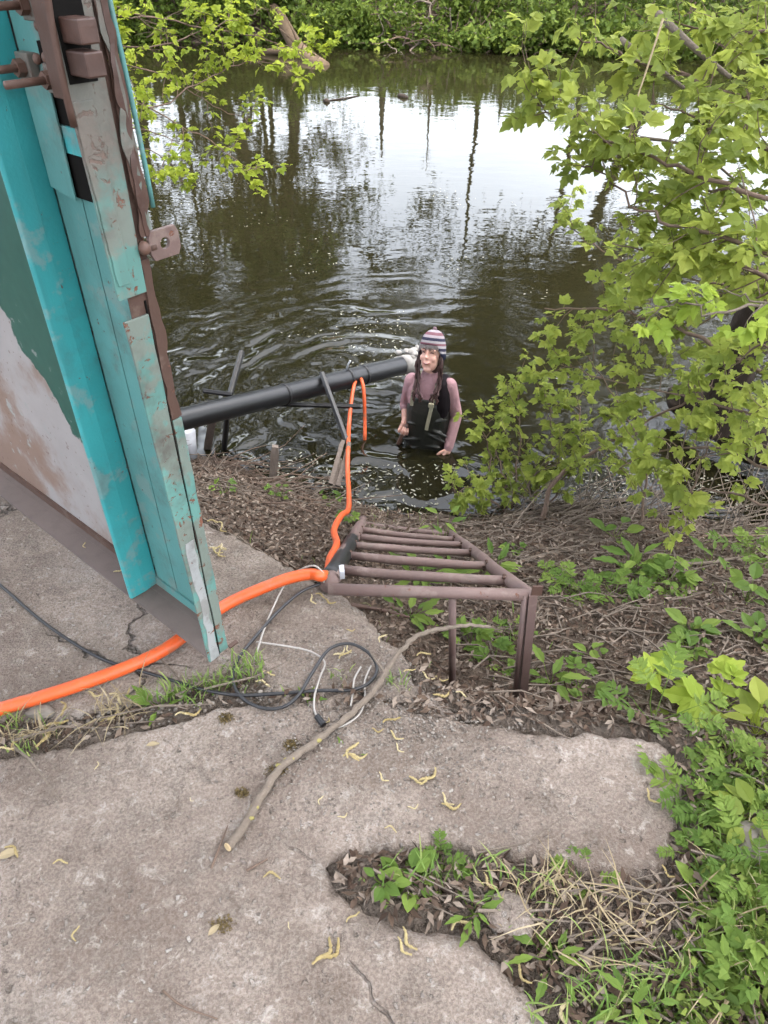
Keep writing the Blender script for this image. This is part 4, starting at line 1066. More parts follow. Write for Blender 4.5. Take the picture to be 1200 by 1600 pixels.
leafy_shrub('maple_bush', 'dense green maple bush leaning over the right shore', 'bush', at(1150, 830, -1.2), [
    [.014] + bpx((1260, 620, 3.3), (1100, 530, 3.6), (980, 490, 3.9), (850, 480, 4.15)),
    bpx((1260, 500, 3.4), (1100, 440, 3.7), (960, 400, 4.0), (872, 345, 4.2)),
    bpx((1260, 750, 3.2), (1100, 700, 3.5), (1000, 715, 3.7), (930, 760, 3.9)),
    bpx((1250, 810, 3.1), (1120, 765, 3.4), (1020, 785, 3.6)),
    [.016] + bpx((845, 815, 4.35), (880, 735, 4.3), (1000, 668, 4.2), (1110, 600, 4.0)),
    bpx((1260, 680, 3.2), (1120, 630, 3.5), (980, 600, 3.9), (880, 570, 4.2)),
    bpx((1000, 820, 4.0), (1010, 720, 4.0), (960, 620, 4.1), (900, 540, 4.2)),
    bpx((1060, 825, 3.9), (1090, 740, 3.8), (1130, 660, 3.7)), bpx((1260, 560, 3.0), (1190, 540, 3.2), (1130, 590, 3.4)), bpx((1260, 700, 3.0), (1190, 640, 3.2), (1140, 700, 3.4)), bpx((1260, 440, 3.2), (1160, 470, 3.5), (1040, 540, 3.8))],
    'leaf_near', .102, .26, 12, .008, 300, 'leaf_near_mass')
leafy_shrub('maple_sapling', 'small maple sapling clump at the shore beside the wader', 'bush', at(800, 795, -1.27), [
    bpx((772, 796, 4.55), (762, 700, 4.55), (748, 650, 4.6)), bpx((800, 796, 4.55), (812, 690, 4.55), (806, 590, 4.6)),
    bpx((822, 796, 4.55), (862, 700, 4.5), (852, 600, 4.55)), bpx((780, 796, 4.5), (745, 756, 4.45), (712, 770, 4.4)),
    bpx((850, 800, 4.5), (905, 700, 4.45), (902, 620, 4.5)), bpx((790, 796, 4.5), (785, 740, 4.5), (772, 690, 4.5)), bpx((835, 800, 4.5), (830, 750, 4.45), (880, 720, 4.4))],
    'leaf_near', .084, .17, 18, .0075, 300, 'leaf_near_mass')
leafy_shrub('maple_seedling', 'tiny maple seedling at the foot of the ladder rail', 'sprig', at(735, 815, -1.29), [
    bpx((738, 815, 4.5), (728, 788, 4.45), (708, 772, 4.4)), bpx((738, 815, 4.5), (752, 790, 4.45), (745, 770, 4.4))], 'leaf_near', .075, .07, 10, .003, 300, None)
leafy_shrub('overhanging_branch', 'yellow-green leafy branch hanging over the water beside the door', 'branch', atd(120, 150, 4.4), [
    bpx((100, 160, 4.3), (235, 170, 4.5), (320, 125, 4.75), (400, 95, 4.95), (490, 115, 5.1)), bpx((110, 60, 4.3), (250, 70, 4.5), (340, 40, 4.8), (410, 10, 5.0)),
    bpx((120, 240, 4.3), (235, 235, 4.4), (285, 285, 4.45)), bpx((110, 130, 4.3), (215, 160, 4.4), (310, 210, 4.6), (390, 262, 4.7), (415, 262, 4.75)), bpx((110, 20, 4.2), (225, 30, 4.4), (300, 15, 4.5)),
    bpx((120, 190, 4.3), (230, 205, 4.4), (300, 230, 4.5)), bpx((120, 100, 4.5), (240, 110, 4.8), (330, 165, 5.0), (400, 190, 5.2)), bpx((130, 0, 4.6), (300, 40, 5.0), (420, 60, 5.3), (505, 90, 5.5))],
    'leaf_sprig', .085, .20, 12, .006, 300, 'leaf_sprig_mass')
for nm, pts in (('green twig hanging from the far bank over mid pond', ((430, -40, 22), (520, 5, 22), (575, 50, 21), (598, 88, 20.5))), ('leafy twig drooping at top centre right of the pale roots', ((700, -30, 22.5), (715, 20, 22.5), (722, 58, 22.3))), ('drooping leafy branch above the dark undercut far bank', ((860, -30, 22), (820, 20, 21.8), (785, 60, 21.5), (775, 80, 21.4)))):
    leafy_shrub('hanging_twig', nm, 'twig', atd(*pts[0]), [bpx(*pts), bpx(pts[0], *[(a + 28, b - 8, c) for a, b, c in pts[1:]])], 'leaf_near', .20, .5, 4, .018, 80, 'leaf_near_mass')
# dead limbs in the boughs
for P, r, l in (((( 1028, 22, 3.1), (1085, 75, 3.0), (1142, 122, 2.95)), .017, 'thick pale dead limb slanting through the maple boughs'),
             (((970, 62, 3.3), (1020, 100, 3.2), (1072, 140, 3.1)), .014, 'shorter grey dead limb under the pale one'),
             (((1036, 30, 2.8), (1010, 110, 2.8), (990, 175, 2.8), (982, 245, 2.8)), .0045, 'thin ochre stem hanging among the maple leaves'),
             (((1000, 215, 3.3), (1090, 235, 3.2), (1200, 330, 3.0)), .008, 'slim dark limb crossing low in the maple boughs')):
    stick(bpx(*P), r, 'twig' if r > .006 else 'dry_grass', l, 'dead_limb')
# leaning dark trunk with a root arching to the water
tk = empty('leaning_tree', at(1185, 700, -1.3)); tag(tk, 'dark leaning tree trunk with arched root in the right shallows', 'tree')
def gnarly(P, rad, name, seg=30, amp=.13):
    mb = MB(); mb.tube(P, rad, seg, True); n = len(P)
    V = []
    for i in range(n):
        for k in range(seg):
            v = Vector(mb.v[i * seg + k]); th = 2 * math.pi * k / seg
            q = float(vnoise(np.array(math.cos(th) * 3.2 + 9), np.array(math.sin(th) * 3.2 + i * .16))) - .5; q2 = float(vnoise(np.array(math.cos(th) * 9 + 3), np.array(math.sin(th) * 9 + i * .4))) - .5
            V.append(tuple(P[i] + (v - P[i]) * (1 + amp * 2 * q + amp * 1.3 * q2)))
    mb.v = V; return mb.build(name, 'bark_dark', tk, True)
P = smooth_path(bpx((1115, 672, 4.9), (1130, 620, 4.75), (1155, 560, 4.55), (1185, 490, 4.35), (1235, 400, 4.1), (1290, 270, 3.8), (1330, 120, 3.5)), 9)
gnarly(P, [.135 - .05 * i / len(P) for i in range(len(P))], 'trunk')
P = smooth_path(bpx((1045, 628, 5.3), (1080, 622, 5.2), (1120, 640, 5.0), (1170, 680, 4.85), (1230, 690, 4.7)), 8)
gnarly(P, [.06, .075] + [.10] * (len(P) - 2), 'root')
P = smooth_path(bpx((1130, 655, 4.95), (1160, 690, 4.85), (1215, 705, 4.7), (1280, 690, 4.5)), 8)
gnarly(P, [.11] * len(P), 'root')
# ------------------------------------------------------------------ far bank: trees, brush, fence, logs
def tree(name, label, base, h, r, lean, crown0, nleaf, lsize, group, spread=.42, seed=0, leafm='leaf_tree', nb=9, bend=.0, fork=.5):
    rs = np.random.default_rng(seed); root = empty(name, base); tag(root, label, 'tree', group)
    base = Vector(base); tb = MB(); n = 12; P = []; q = base.copy()
    lean = Vector(lean); tips = []
    for i in range(n + 1):
        f = i / n; P.append(base + Vector((lean.x * f * h + bend * math.sin(f * 3.1) + rs.normal(0, .05) * h * .06, lean.y * f * h + rs.normal(0, .05) * h * .06, h * f - (.3 if i == 0 else 0))))
    tb.tube(P, [r * (1 - .86 * (i / n) ** .9) * (1.25 if i == 0 else 1) for i in range(n + 1)], 9)
    def grow(p, d, L, rad, lev):
        m = 6; Q = [p]
        for k in range(m):
            d = (d + Vector(rs.normal(0, .16, 3)) + Vector((0, 0, .05))).normalized(); Q.append(Q[-1] + d * L / m)
        tb.tube(Q, [rad * (1 - .8 * k / m) for k in range(m + 1)], 5 if lev else 6, False)
        if lev >= 2: tips.extend(Q[2:]); return
        for k in range(4 if lev else 6):
            f = rs.uniform(.3, 1.0) * m; i = min(int(f), m - 1); b = Q[i].lerp(Q[i + 1], f - i)
            sd_ = Vector(rs.normal(0, 1, 3)); dd = (d * .7 + sd_.normalized() * .8).normalized()
            grow(b, dd, L * rs.uniform(.4, .65), rad * .5, lev + 1)
        tips.extend(Q[4:])
    for k in range(nb):
        f = crown0 + (1 - crown0) * (k + rs.random()) / nb; i = min(int(f * n), n - 1); p = P[i].lerp(P[i + 1], f * n - i)
        a = rs.uniform(0, 6.283); d = Vector((math.cos(a), math.sin(a), rs.uniform(.25, .8))).normalized()
        grow(p, d, h * spread * rs.uniform(.6, 1.1) * (1.15 - .6 * f), r * fork * (1.1 - .7 * f), 0)
    tb.build('trunk', 'bark_tree', root, True)
    if nleaf:
        T = np.array([tuple(t) for t in tips]); c = T[rs.integers(0, len(T), nleaf)] + rs.normal(0, h * .022, (nleaf, 3))
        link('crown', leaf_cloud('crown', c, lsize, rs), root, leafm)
    return root
def leaf_cloud(name, c, size, rs, flat=.6, wid=.36):
    n = len(c); d = rs.normal(0, 1, (n, 3)); d[:, 2] *= flat; d /= np.linalg.norm(d, axis=1)[:, None] + 1e-9
    u = rs.normal(0, 1, (n, 3)); u[:, 2] += .6; a = np.cross(d, u); a /= np.linalg.norm(a, axis=1)[:, None] + 1e-9; nn = np.cross(a, d)
    s = (size * rs.uniform(.55, 1.25, n))[:, None]
    p0 = c; p1 = c + d * s * .45 + a * s * wid + nn * s * .08; p2 = c + d * s; p3 = c + d * s * .45 - a * s * wid + nn * s * .08
    V = np.stack([p0, p1, p2, p3], 1).reshape(-1, 3); i = np.arange(n) * 4
    F_ = np.concatenate([np.stack([i, i + 1, i + 2], 1), np.stack([i, i + 2, i + 3], 1)])
    return mesh_np(name, V, F_)
def far_pt(az_px, y_img=None, y=None):
    r = ray(az_px, y_img or 150); return Vector((r.x / r.y * y, y, gz(r.x / r.y * y, y)))
TG = 'tall trees on the far bank'
tree('willow_tree', 'tall forked tree mirrored at the far left of the pond', far_pt(338, 200, 27.0), 15, .24, (.0, -.03), .07, 11000, .23, TG, .50, 1, bend=1.9, nb=8, fork=.72)
tree('willow_tree', 'tall tree leaning towards the middle, mirrored beside the fallen log', far_pt(470, 130, 27.0), 14, .22, (.14, -.02), .10, 7000, .23, TG, .46, 2, bend=-1.6, nb=8, fork=.72)
tree('willow_tree', 'slim tree between the two big mirrored trunks', far_pt(405, 180, 31.0), 16, .10, (-.06, 0), .06, 9000, .23, TG, .40, 3, bend=.7)
tree('willow_tree', 'leafy tree at the far left corner of the pond', far_pt(235, 230, 28.0), 14, .2, (-.05, 0), .05, 13000, .23, TG, .40, 4)
tree('willow_tree', 'thickset tree far to the left behind the door', far_pt(90, 260, 27.0), 13, .3, (0, 0), .15, 9000, .17, TG, .42, 5)
tree('alder_tree', 'low spreading tree left of the mirrored trunks', far_pt(285, 200, 26.8), 7.5, .12, (.03, -.05), .08, 5000, .15, TG, .55, 31, nb=12)
tree('alder_tree', 'low crooked tree between the mirrored trunks', far_pt(425, 160, 27.6), 7, .10, (-.05, -.05), .10, 4000, .15, TG, .5, 32, nb=11)
tree('willow_tree', 'broad tree leaning left behind the maple boughs', far_pt(1010, 200, 27.5), 14, .26, (-.30, -.12), .28, 14000, .19, TG, .46, 7)
tree('willow_tree', 'dense tree at the far right of the pond', far_pt(1120, 200, 26.0), 14, .28, (-.18, -.05), .16, 12000, .18, TG, .44, 8)
tree('willow_tree', 'rounded tree on the far right bank', far_pt(1330, 200, 25.0), 13, .28, (-.03, 0), .15, 9000, .18, TG, .42, 9)
tree('willow_tree', 'high-crowned tree above the right middle of the far bank', far_pt(905, 200, 29.5), 15, .12, (-.10, -.10), .26, 14000, .22, TG, .42, 10)
tree('willow_tree', 'slender tree whose hanging crown is mirrored above the person', far_pt(742, 200, 30.5), 15, .09, (-.02, -.08), .28, 13000, .22, TG, .40, 12)
SG = 'unseen trees added overhead to shade the slab'  # out-of-view canopy, added to cut the sky light reaching the slab
tree('shade_tree', 'unseen catkin-bearing tree added behind the viewer for shade', (.8, -4.6, -.1), 15, .26, (-.02, .12), .34, 12000, .38, SG, .46, 21)
tree('shade_tree', 'unseen tall tree added at left beyond the door for shade', (-6.0, 1.2, -.1), 16, .26, (.16, .03), .36, 12000, .38, SG, .44, 22)
tree('shade_tree', 'unseen tall tree added over the bank at right for shade', (6.2, 2.6, -.8), 16, .26, (-.16, .05), .38, 12000, .38, SG, .44, 23)
for px, h, l in ((597, 2.3, 'bare dark snag mirrored in mid pond'), (672, 2.5, 'thin bare snag right of the mirrored dark one'), (785, 1.1, 'short bare snag above the right far bank')):
    tree('dead_snag', l, far_pt(px, 130, 25.6), h, {2.3: .13, 2.5: .06}.get(h, .12), (-.01, .0), .75, 0, .1, 'bare snags on the far bank', .12, int(h * 10), nb=3)
BG = 'green shrubs on the far bank'
def far_shrub(px, y, w, h, n, label, seed, size=.15, leafm='leaf_far', hang=.0):
    rs = np.random.default_rng(seed); b = far_pt(px, 60, y); root = empty('bank_shrub', b); tag(root, label, 'shrub', BG)
    mb = MB(); cs = []
    for k in range(11):
        a = rs.uniform(0, 6.28); L = h * rs.uniform(.7, 1.25); d = Vector((math.cos(a) * w / h * .6, math.sin(a) * .5 - hang, rs.uniform(.35, 1))).normalized(); Q = [b.copy()]
        for i in range(6):
            d = (d + Vector(rs.normal(0, .15, 3)) + Vector((0, -hang * .15, -.05 - hang * .12))).normalized(); Q.append(Q[-1] + d * L / 6)
        mb.tube(Q, [.022, .02, .017, .014, .011, .008, .004], 5, False); cs += Q[2:]
    mb.build('stems', 'twig', root, True)
    T = np.array([tuple(t) for t in cs]); c = T[rs.integers(0, len(T), n)] + rs.normal(0, .13, (n, 3))
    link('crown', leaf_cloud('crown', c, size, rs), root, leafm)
shr = [(190, 26.6, 1.5, 1.3, 'leafy shrub at the far left water edge by the door'), (270, 26.9, 1.4, 1.2, 'second far shrub from the door'), (345, 26.5, 1.3, 1.2, 'far shrub left of the fallen log'),
       (430, 26.3, 1.2, 1.2, 'far shrub above the butt of the fallen log'), (505, 25.4, 1.3, 1.1, 'far shrub just right of the fallen log'), (560, 24.9, 1.0, .9, 'shrub hanging above the mirrored dark snag'), (725, 24.6, 1.1, .9, 'shrub right of the pale root tangle'),
       (775, 24.0, 1.2, 1.1, 'shrub drooping into the water right of centre'), (830, 23.6, 1.2, 1.3, 'bushy shrub above the dark undercut bank'), (905, 23.4, 1.3, 1.2, 'far shrub behind the tip of the maple bough'), (980, 23.0, 1.3, 1.2, 'far shrub behind the pale dead limb'), (1060, 22.4, 1.4, 1.2, 'far shrub beyond the bare earth patch'), (1160, 22.2, 1.4, 1.3, 'far shrub in the upper right corner')]
for i, (px, y, w, h, l) in enumerate(shr): far_shrub(px, y, w, h, 1100, l, 40 + i, .16, hang=.55 if 'droop' in l or 'hanging' in l else .1)
xs = rng.uniform(-14, 16, 44000); yf_ = np.interp(xs, _fx, _fy); ys = yf_ + rng.random(44000) ** 1.5 * 3.2 - .25; zs = np.maximum(ground_z(xs, ys), WATER) + rng.random(44000) ** 1.5 * .95 * (.35 + vnoise(xs * 1.1, ys * .8))
k = vnoise(xs * .9 + 3, ys * .9) > .16
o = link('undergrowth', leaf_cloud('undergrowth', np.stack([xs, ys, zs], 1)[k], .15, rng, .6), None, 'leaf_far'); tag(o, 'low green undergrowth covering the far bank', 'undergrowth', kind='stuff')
tb = MB()
for k in range(900):
    x = random.uniform(-14, 16); y = float(np.interp(x, _fx, _fy)) + random.uniform(-.3, 2.2); p = Vector((x, y, max(gz(x, y), WATER) + random.uniform(0, .3))); d = rv().normalized(); d.z = abs(d.z) * .7; Q = [p]
    for i in range(4): d = (d + rv(.3) + Vector((0, 0, -.12))).normalized(); Q.append(Q[-1] + d * random.uniform(.12, .35))
    tb.tube(Q, lerp_list(random.uniform(.01, .025), .004, 5), 4, False)
o = tb.build('bank_brush', 'twig_dark', None); tag(o, 'dark tangled dead brush on the far bank', 'brush', kind='stuff')
# pale tangle of roots under the bank
rt_ = empty('root_tangle', far_pt(650, 50, 24.4)); tag(rt_, 'pale tangled roots on the far bank above the water', 'roots')
for k in range(46):
    a = far_pt(random.uniform(585, 745), 50, random.uniform(23.9, 24.8)) + Vector((0, 0, random.uniform(-.05, .55))); d = Vector((random.gauss(0, 1), random.gauss(0, .4), random.gauss(0, .7))).normalized(); Q = [a]
    for i in range(5): d = (d + rv(.35)).normalized(); Q.append(Q[-1] + d * random.uniform(.12, .28))
    MB().tube(smooth_path(Q, 2), lerp_list(random.uniform(.02, .05), .008, 11), 5).build('root', 'twig' if k % 3 else 'twig_dark', rt_, True)
# fallen log dipping into the pond
lg_ = empty('fallen_log', far_pt(430, 60, 25.5)); tag(lg_, 'brown fallen log slanting into the far left water', 'log')
e1 = at(505, 108, WATER - .08); e0 = atd(405, -8, proj(e1)[2] + 4.5)
P = smooth_path([e0, e0.lerp(e1, .35) + Vector((0, 0, .05)), e0.lerp(e1, .7) + Vector((-.1, 0, -.1)), e1], 5)
MB().tube(P, lerp_list(.17, .20, len(P)), 12, True, .06).build('stem', 'bark_log', lg_, True)
mid = P[11]; MB().tube([mid, mid + Vector((-.6, .2, .02)), mid + Vector((-1.2, .5, -.05))], [.1, .09, .07], 8).build('limb', 'bark_log', lg_, True)
for d in ((-.5, .3, .5), (-.35, .2, .75), (.25, .3, .4)):
    MB().tube([mid, mid + Vector(d) * .7, mid + Vector(d) * 1.2 + Vector((0, 0, -.1))], [.04, .03, .01], 6).build('limb', 'bark_log', lg_, True)
for (x0, y0, x1, y1, r, l) in ((624, 150, 637, 153, .05, 'dark waterlogged stub floating in mid pond'), (508, 158, 514, 159, .05, 'small dark stub floating near the fallen log'), (515, 157, 560, 150, .012, 'thin stick floating beside the small stub')):
    o = MB().tube([at(x0, y0, WATER + .005), at((x0 + x1) / 2, (y0 + y1) / 2, WATER + .015), at(x1, y1, WATER + .004)], [r, r * 1.1, r * .7], 8).build('floating_stick', 'bark_dark', None, True); tag(o, l, 'stick')
# grey paling fence behind the brush
fe = empty('paling_fence', (1.0, 27.6, gz(1, 27.6))); tag(fe, 'low grey paling fence along the top of the far bank', 'fence')
for k in range(120):
    x = -3.2 + k * .135; y = 27.6 - .05 * x; z0 = gz(x, y); hh = random.uniform(.52, .64)
    MB().box((x, y, z0 - .05), (.105, random.uniform(-.01, .01), 0), (0, .02, 0), (random.uniform(-.012, .012), 0, hh)).build('paling', 'grey_board', fe)
for z in (.15, .42): MB().box((-3.3, 27.63 + .165, gz(0, 27.6) + z), (16.6, -.83, 0), (0, .04, 0), (0, 0, .06)).build('rail', 'grey_board', fe)

# ------------------------------------------------------------------ litter, twigs, pebbles, specks
def in_poly(x, y, poly): return poly_sd(np.asarray(x), np.asarray(y), poly)
def scatter_ground(n, px_box=None, fn=None, xr=(-1.6, 3.6), yr=(-.3, 3.75)):
    rs = rng; xs = rs.uniform(*xr, n); ys = rs.uniform(*yr, n)
    sd_ = np.maximum(in_poly(xs, ys, FRONT), in_poly(xs, ys, BACK)); sh = np.interp(xs, _sx, _sy)
    k = (sd_ < -.004) & (ys < sh + .04)
    if fn is not None: k &= fn(xs, ys)
    xs, ys = xs[k], ys[k]; return xs, ys, ground_z(xs, ys)
xs, ys, zs = scatter_ground(80000)
x2, y2, z2 = scatter_ground(10000, xr=(-.2, 1.3), yr=(.0, 1.25)); xs, ys, zs = np.concatenate([xs, x2]), np.concatenate([ys, y2]), np.concatenate([zs, z2])
c = np.stack([xs, ys, zs + rng.uniform(.0, .018, len(xs))], 1)
lt = link('leaf_litter', leaf_cloud('leaf_litter', c, .030, rng, .3, .2), None, 'litter'); tag(lt, 'brown dead leaf litter covering the bank', 'litter', kind='stuff')
tb = MB()
xs, ys, zs = scatter_ground(3600, fn=lambda x, y: (vnoise(x * 1.7 + 9, y * 1.7) + .25 * (x > .2)) > .42)
for x, y, z in zip(xs, ys, zs):
    a = random.gauss(.15, .7); L = random.uniform(.06, .30); d = Vector((math.cos(a), math.sin(a), 0)); p0 = Vector((x, y, z)); p1 = p0 + d * L
    p1.z = gz(p1.x, p1.y) if p1.y < 3.6 else z; pm_ = (p0 + p1) / 2 + rv(L * .06); off = Vector((0, 0, random.uniform(.006, .03)))
    tb.tube([p0 + off, pm_ + off + Vector((0, 0, .004)), p1 + off], [random.uniform(.0015, .0038)] * 2 + [.001], 4, False)
o = tb.build('twig_litter', 'twig', None); tag(o, 'fine dry twigs strewn over the bank', 'twigs', kind='stuff')
tb = MB()
for k in range(170):   # brushwood thatch at the shore under the bushes
    x = random.uniform(.55, 2.6); ys_ = float(np.interp(x, _sx, _sy)); y = ys_ - abs(random.gauss(.1, .22)) + .1
    a = random.gauss(.1, .8); L = random.uniform(.25, .8); d = Vector((math.cos(a), math.sin(a) * .6, random.uniform(0, .45))).normalized(); p0 = Vector((x, y, max(gz(x, y), WATER) + .01)); Q = [p0]
    for i in range(4): d = (d + rv(.14) + Vector((0, 0, -.09))).normalized(); q = Q[-1] + d * L / 4; q.z = max(q.z, max(gz(q.x, q.y), WATER) + .008); Q.append(q)
    r_ = random.uniform(.002, .0055); tb.tube(Q, lerp_list(r_, r_ * .4, 5), 5, False)
o = tb.build('brushwood', 'twig', None); tag(o, 'tangled dry brushwood along the shore under the bushes', 'brushwood', kind='stuff')
tb = MB()
for k in range(90):   # debris by the left water edge
    x = random.uniform(-1.5, -.3); ys_ = float(np.interp(x, _sx, _sy)); y = ys_ - abs(random.gauss(0, .22)); a = random.gauss(-.6, .7); L = random.uniform(.15, .6)
    d = Vector((math.cos(a), math.sin(a), random.uniform(0, .3))).normalized(); p0 = Vector((x, y, max(gz(x, y), WATER) + .01)); Q = [p0]
    for i in range(3): d = (d + rv(.2) + Vector((0, 0, -.1))).normalized(); q = Q[-1] + d * L / 3; q.z = max(q.z, max(gz(q.x, q.y), WATER) + .008); Q.append(q)
    r_ = random.uniform(.002, .006); tb.tube(Q, lerp_list(r_, r_ * .4, 4), 5, False)
o = tb.build('shore_debris', 'twig_dark', None); tag(o, 'dead stalks and debris along the left water edge', 'debris', kind='stuff')
# pebbles and grit on the broken edge and in the crack
pb = MB()
def pebble(p, r):
    pb.ell(p, (r * random.uniform(.7, 1.2), r * random.uniform(.7, 1.2), r * random.uniform(.4, .7)), 6, 4, Matrix.Rotation(random.uniform(0, 6), 3, 'Z'))
for k in range(2600):
    a, b = random.gauss(600, 130), random.gauss(1115, 85)
    if not 330 < a < 900 or not 980 < b < 1330: continue
    p = at(a, b, .0); s1 = sd1(p.x, p.y, FRONT); s2 = sd1(p.x, p.y, BACK)
    z = .003 if max(s1, s2) > .01 else gz(p.x, p.y)
    if z < -.2: continue
    pebble(Vector((p.x, p.y, z + .001)), random.choice((.0015, .002, .003, .003, .004)))
for k in range(170):
    a, b = random.uniform(0, 1040), random.uniform(1120, 1600); p = at(a, b, 0)
    if sd1(p.x, p.y, FRONT) > .02: pebble(Vector((p.x, p.y, .001)), random.choice((.0012, .0015, .002, .003)))
for k in range(300):
    t = random.random(); a = 20 + 420 * t; b = 1150 - 72 * t + random.gauss(0, 14); p = at(a, b, -.03); pebble(Vector((p.x, p.y, gz(p.x, p.y) + .002)), random.choice((.003, .004, .007)))
o = pb.build('pebbles', 'pebble', None, True); tag(o, 'small pebbles and concrete grit on the broken slab', 'pebbles', kind='stuff')
# broken concrete lumps that can be told apart
def lump(px, py, w, d, h, label, z=None, mat='concrete'):
    p = at(px, py, 0); z0 = gz(p.x, p.y) if z is None else z; p = at(px, py, z0 + h * .6); mb = MB(); V = []; seg, rg = 14, 7
    for i in range(rg + 1):
        ph = math.pi * i / rg
        for k in range(seg):
            th = 2 * math.pi * k / seg; q = .75 + .5 * float(vnoise(np.array(math.cos(th) * 1.8 + px), np.array(math.sin(th) * 1.8 + i * .6)))
            V.append((p.x + w * q * math.sin(ph) ** .5 * math.cos(th), p.y + d * q * math.sin(ph) ** .5 * math.sin(th), z0 - h * math.cos(ph) * (.8 + .3 * float(vnoise(np.array(th * 1.3 + px), np.array(i * .9))))))
    F_ = [(i * seg + k, i * seg + (k + 1) % seg, (i + 1) * seg + (k + 1) % seg, (i + 1) * seg + k) for i in range(rg) for k in range(seg)]
    o = mb.add(V, F_).build('concrete_lump', mat, None); tag(o, label, 'lump'); return o
lump(797, 1425, .050, .048, .035, 'angular grey concrete lump in the weedy notch')
lump(60, 1110, .035, .020, .018, 'flat grey stone beside the orange hose', -.01, 'stone')
lump(1180, 1310, .05, .05, .05, 'brown stone at the right edge in the weeds', None, 'stone')
for px, py, w, l in ((432, 1205, .022, 'brown moss cushion left of the bare branch'), (455, 1165, .018, 'brown moss cushion above the lichen patch'), (348, 1445, .02, 'flat moss patch in the middle of the front slab'), (378, 1240, .014, 'moss cushion beside the branch butt'), (352, 1122, .016, 'moss patch at the crack under the cable')):
    p = at(px, py, .0); m_ = 260; q = w * np.sqrt(rng.random(m_)) * (1 + .5 * rng.normal(0, .4, m_)); a = rng.uniform(0, 6.28, m_)
    o = link('moss_patch', leaf_cloud('moss_patch', np.stack([p.x + q * np.cos(a), p.y + .8 * q * np.sin(a), rng.uniform(0, .004, m_)], 1), .006, rng, .7), None, 'moss'); tag(o, l, 'moss')
# pale specks adrift on the water
n = 2600
xs = np.concatenate([rng.uniform(-2.6, 3.6, n), rng.normal(.9, .9, n), rng.uniform(-1.1, .2, 700), rng.uniform(1.2, 3.2, 900)]); ys = np.concatenate([3.4 + 7.5 * rng.random(n) ** 1.6, rng.normal(5.0, .9, n), rng.uniform(3.5, 4.6, 700), rng.uniform(3.4, 4.3, 900)])
k = (ys > np.interp(xs, _sx, _sy) + .02) & (np.hypot(xs - PX, ys - PY) > .24) & (vnoise(xs * 1.3, ys * 1.3) + .25 * vnoise(xs * 5, ys * 5) > .76 ); xs, ys = xs[k], ys[k]; n = len(xs)
a = rng.uniform(0, 3.14, n); L = rng.uniform(.004, .019, n); W = L * rng.uniform(.22, .42, n)
cx, sx_ = np.cos(a), np.sin(a); ring = [(1, 0), (.4, 1), (-.5, .9), (-1, 0), (-.4, -1), (.5, -.9)]
V = np.stack([np.stack([xs + L * u * cx - W * v * sx_, ys + L * u * sx_ + W * v * cx, np.full(n, WATER + .004)], 1) for u, v in ring], 1).reshape(-1, 3)
o = link('floating_specks', mesh_np('floating_specks', V, np.arange(n * 6).reshape(n, 6)), None, 'speck'); tag(o, 'pale fluff and petals adrift on the pond', 'specks', kind='stuff')

# ------------------------------------------------------------------ catkins on the concrete
random.seed(5)
def catkin_mesh(seed):
    random.seed(seed); mb = MB(); L = .055; cv = random.uniform(-.022, .022); P = []
    for i in range(9): t = i / 8; P.append((L * (t - .5), cv * math.sin(t * 3.1) + .004 * math.sin(t * 7), .004))
    P = smooth_path(P, 2)
    mb.tube(P, [.001 + (.0022 + .0007 * (i % 2)) * math.sin(math.pi * (i + .6) / 17.5) ** .5 for i in range(17)], 7, True, .8); return mb.mesh('catkin', 'catkin_yellow', False)
CK = [catkin_mesh(s) for s in range(8)]
random.seed(31)
zones = [('pale yellow catkin on the front slab near the hose crack', [(150, 1198, .6), (95, 1352, .9), (122, 1460, .8), (18, 1335, 1.)]),
         ('pale yellow catkin in the middle of the front slab', [(425, 1375, .9), (502, 1488, 1.2), (512, 1484, 1.2), (552, 1435, .9), (450, 1447, .5), (535, 1275, .6), (503, 1252, .6), (300, 1250, .4)]),
         ('pale yellow catkin near the bend of the bare branch', [(553, 1175, 1.1), (560, 1180, 1.2), (548, 1188, 1.), (600, 1215, .8), (620, 1150, 1.), (612, 1128, 1.), (590, 1140, .8), (625, 1170, .9), (510, 1128, .6)]),
         ('pale yellow catkin on the broken tongue of the slab', [(655, 1216, 1.1), (668, 1212, 1.1), (700, 1250, 1.1), (705, 1258, 1.), (1020, 1245, 1.1), (645, 1260, .7), (610, 1300, .7)]),
         ('pale yellow catkin in the weedy notch of the slab', [(640, 1468, 1.1), (632, 1480, 1.), (722, 1450, 1.), (765, 1380, .9), (880, 1388, 1.1), (935, 1420, 1.2), (1046, 1362, 1.), (1012, 1448, .9), (890, 1580, 1.2), (820, 1518, 1.)]),
         ('pale yellow catkin at the slab corner by the ladder', [(490, 938, 1.), (500, 934, 1.), (516, 940, .9), (545, 1015, .9), (540, 1025, 1.), (530, 1020, .9), (600, 1000, .8), (548, 985, .7), (662, 1025, .9), (670, 1050, 1.), (690, 1083, 1.), (720, 1086, .9), (690, 1060, .8), (640, 1050, .9)]),
         ('pale yellow catkin in the heap right of the door', [(345, 860, 1.), (350, 856, 1.), (340, 862, 1.), (348, 866, .9), (336, 856, .9), (342, 822, .9), (350, 828, .9), (332, 818, .8)]),
         ('pale yellow catkin caught on the door foot', [(120, 812, .7), (183, 886, .7)]),
         ('pale yellow catkin lying in the grassy crack', [(30, 1160, 1.3), (60, 1150, 1.3), (88, 1130, 1.3), (95, 1110, 1.2), (170, 1120, 1.3), (190, 1108, 1.2), (180, 1095, 1.1), (285, 1118, 1.1), (300, 1112, 1.), (410, 1070, 1.), (420, 1055, .9), (10, 1172, 1.2), (150, 1085, 1.), (205, 1085, 1.)])]
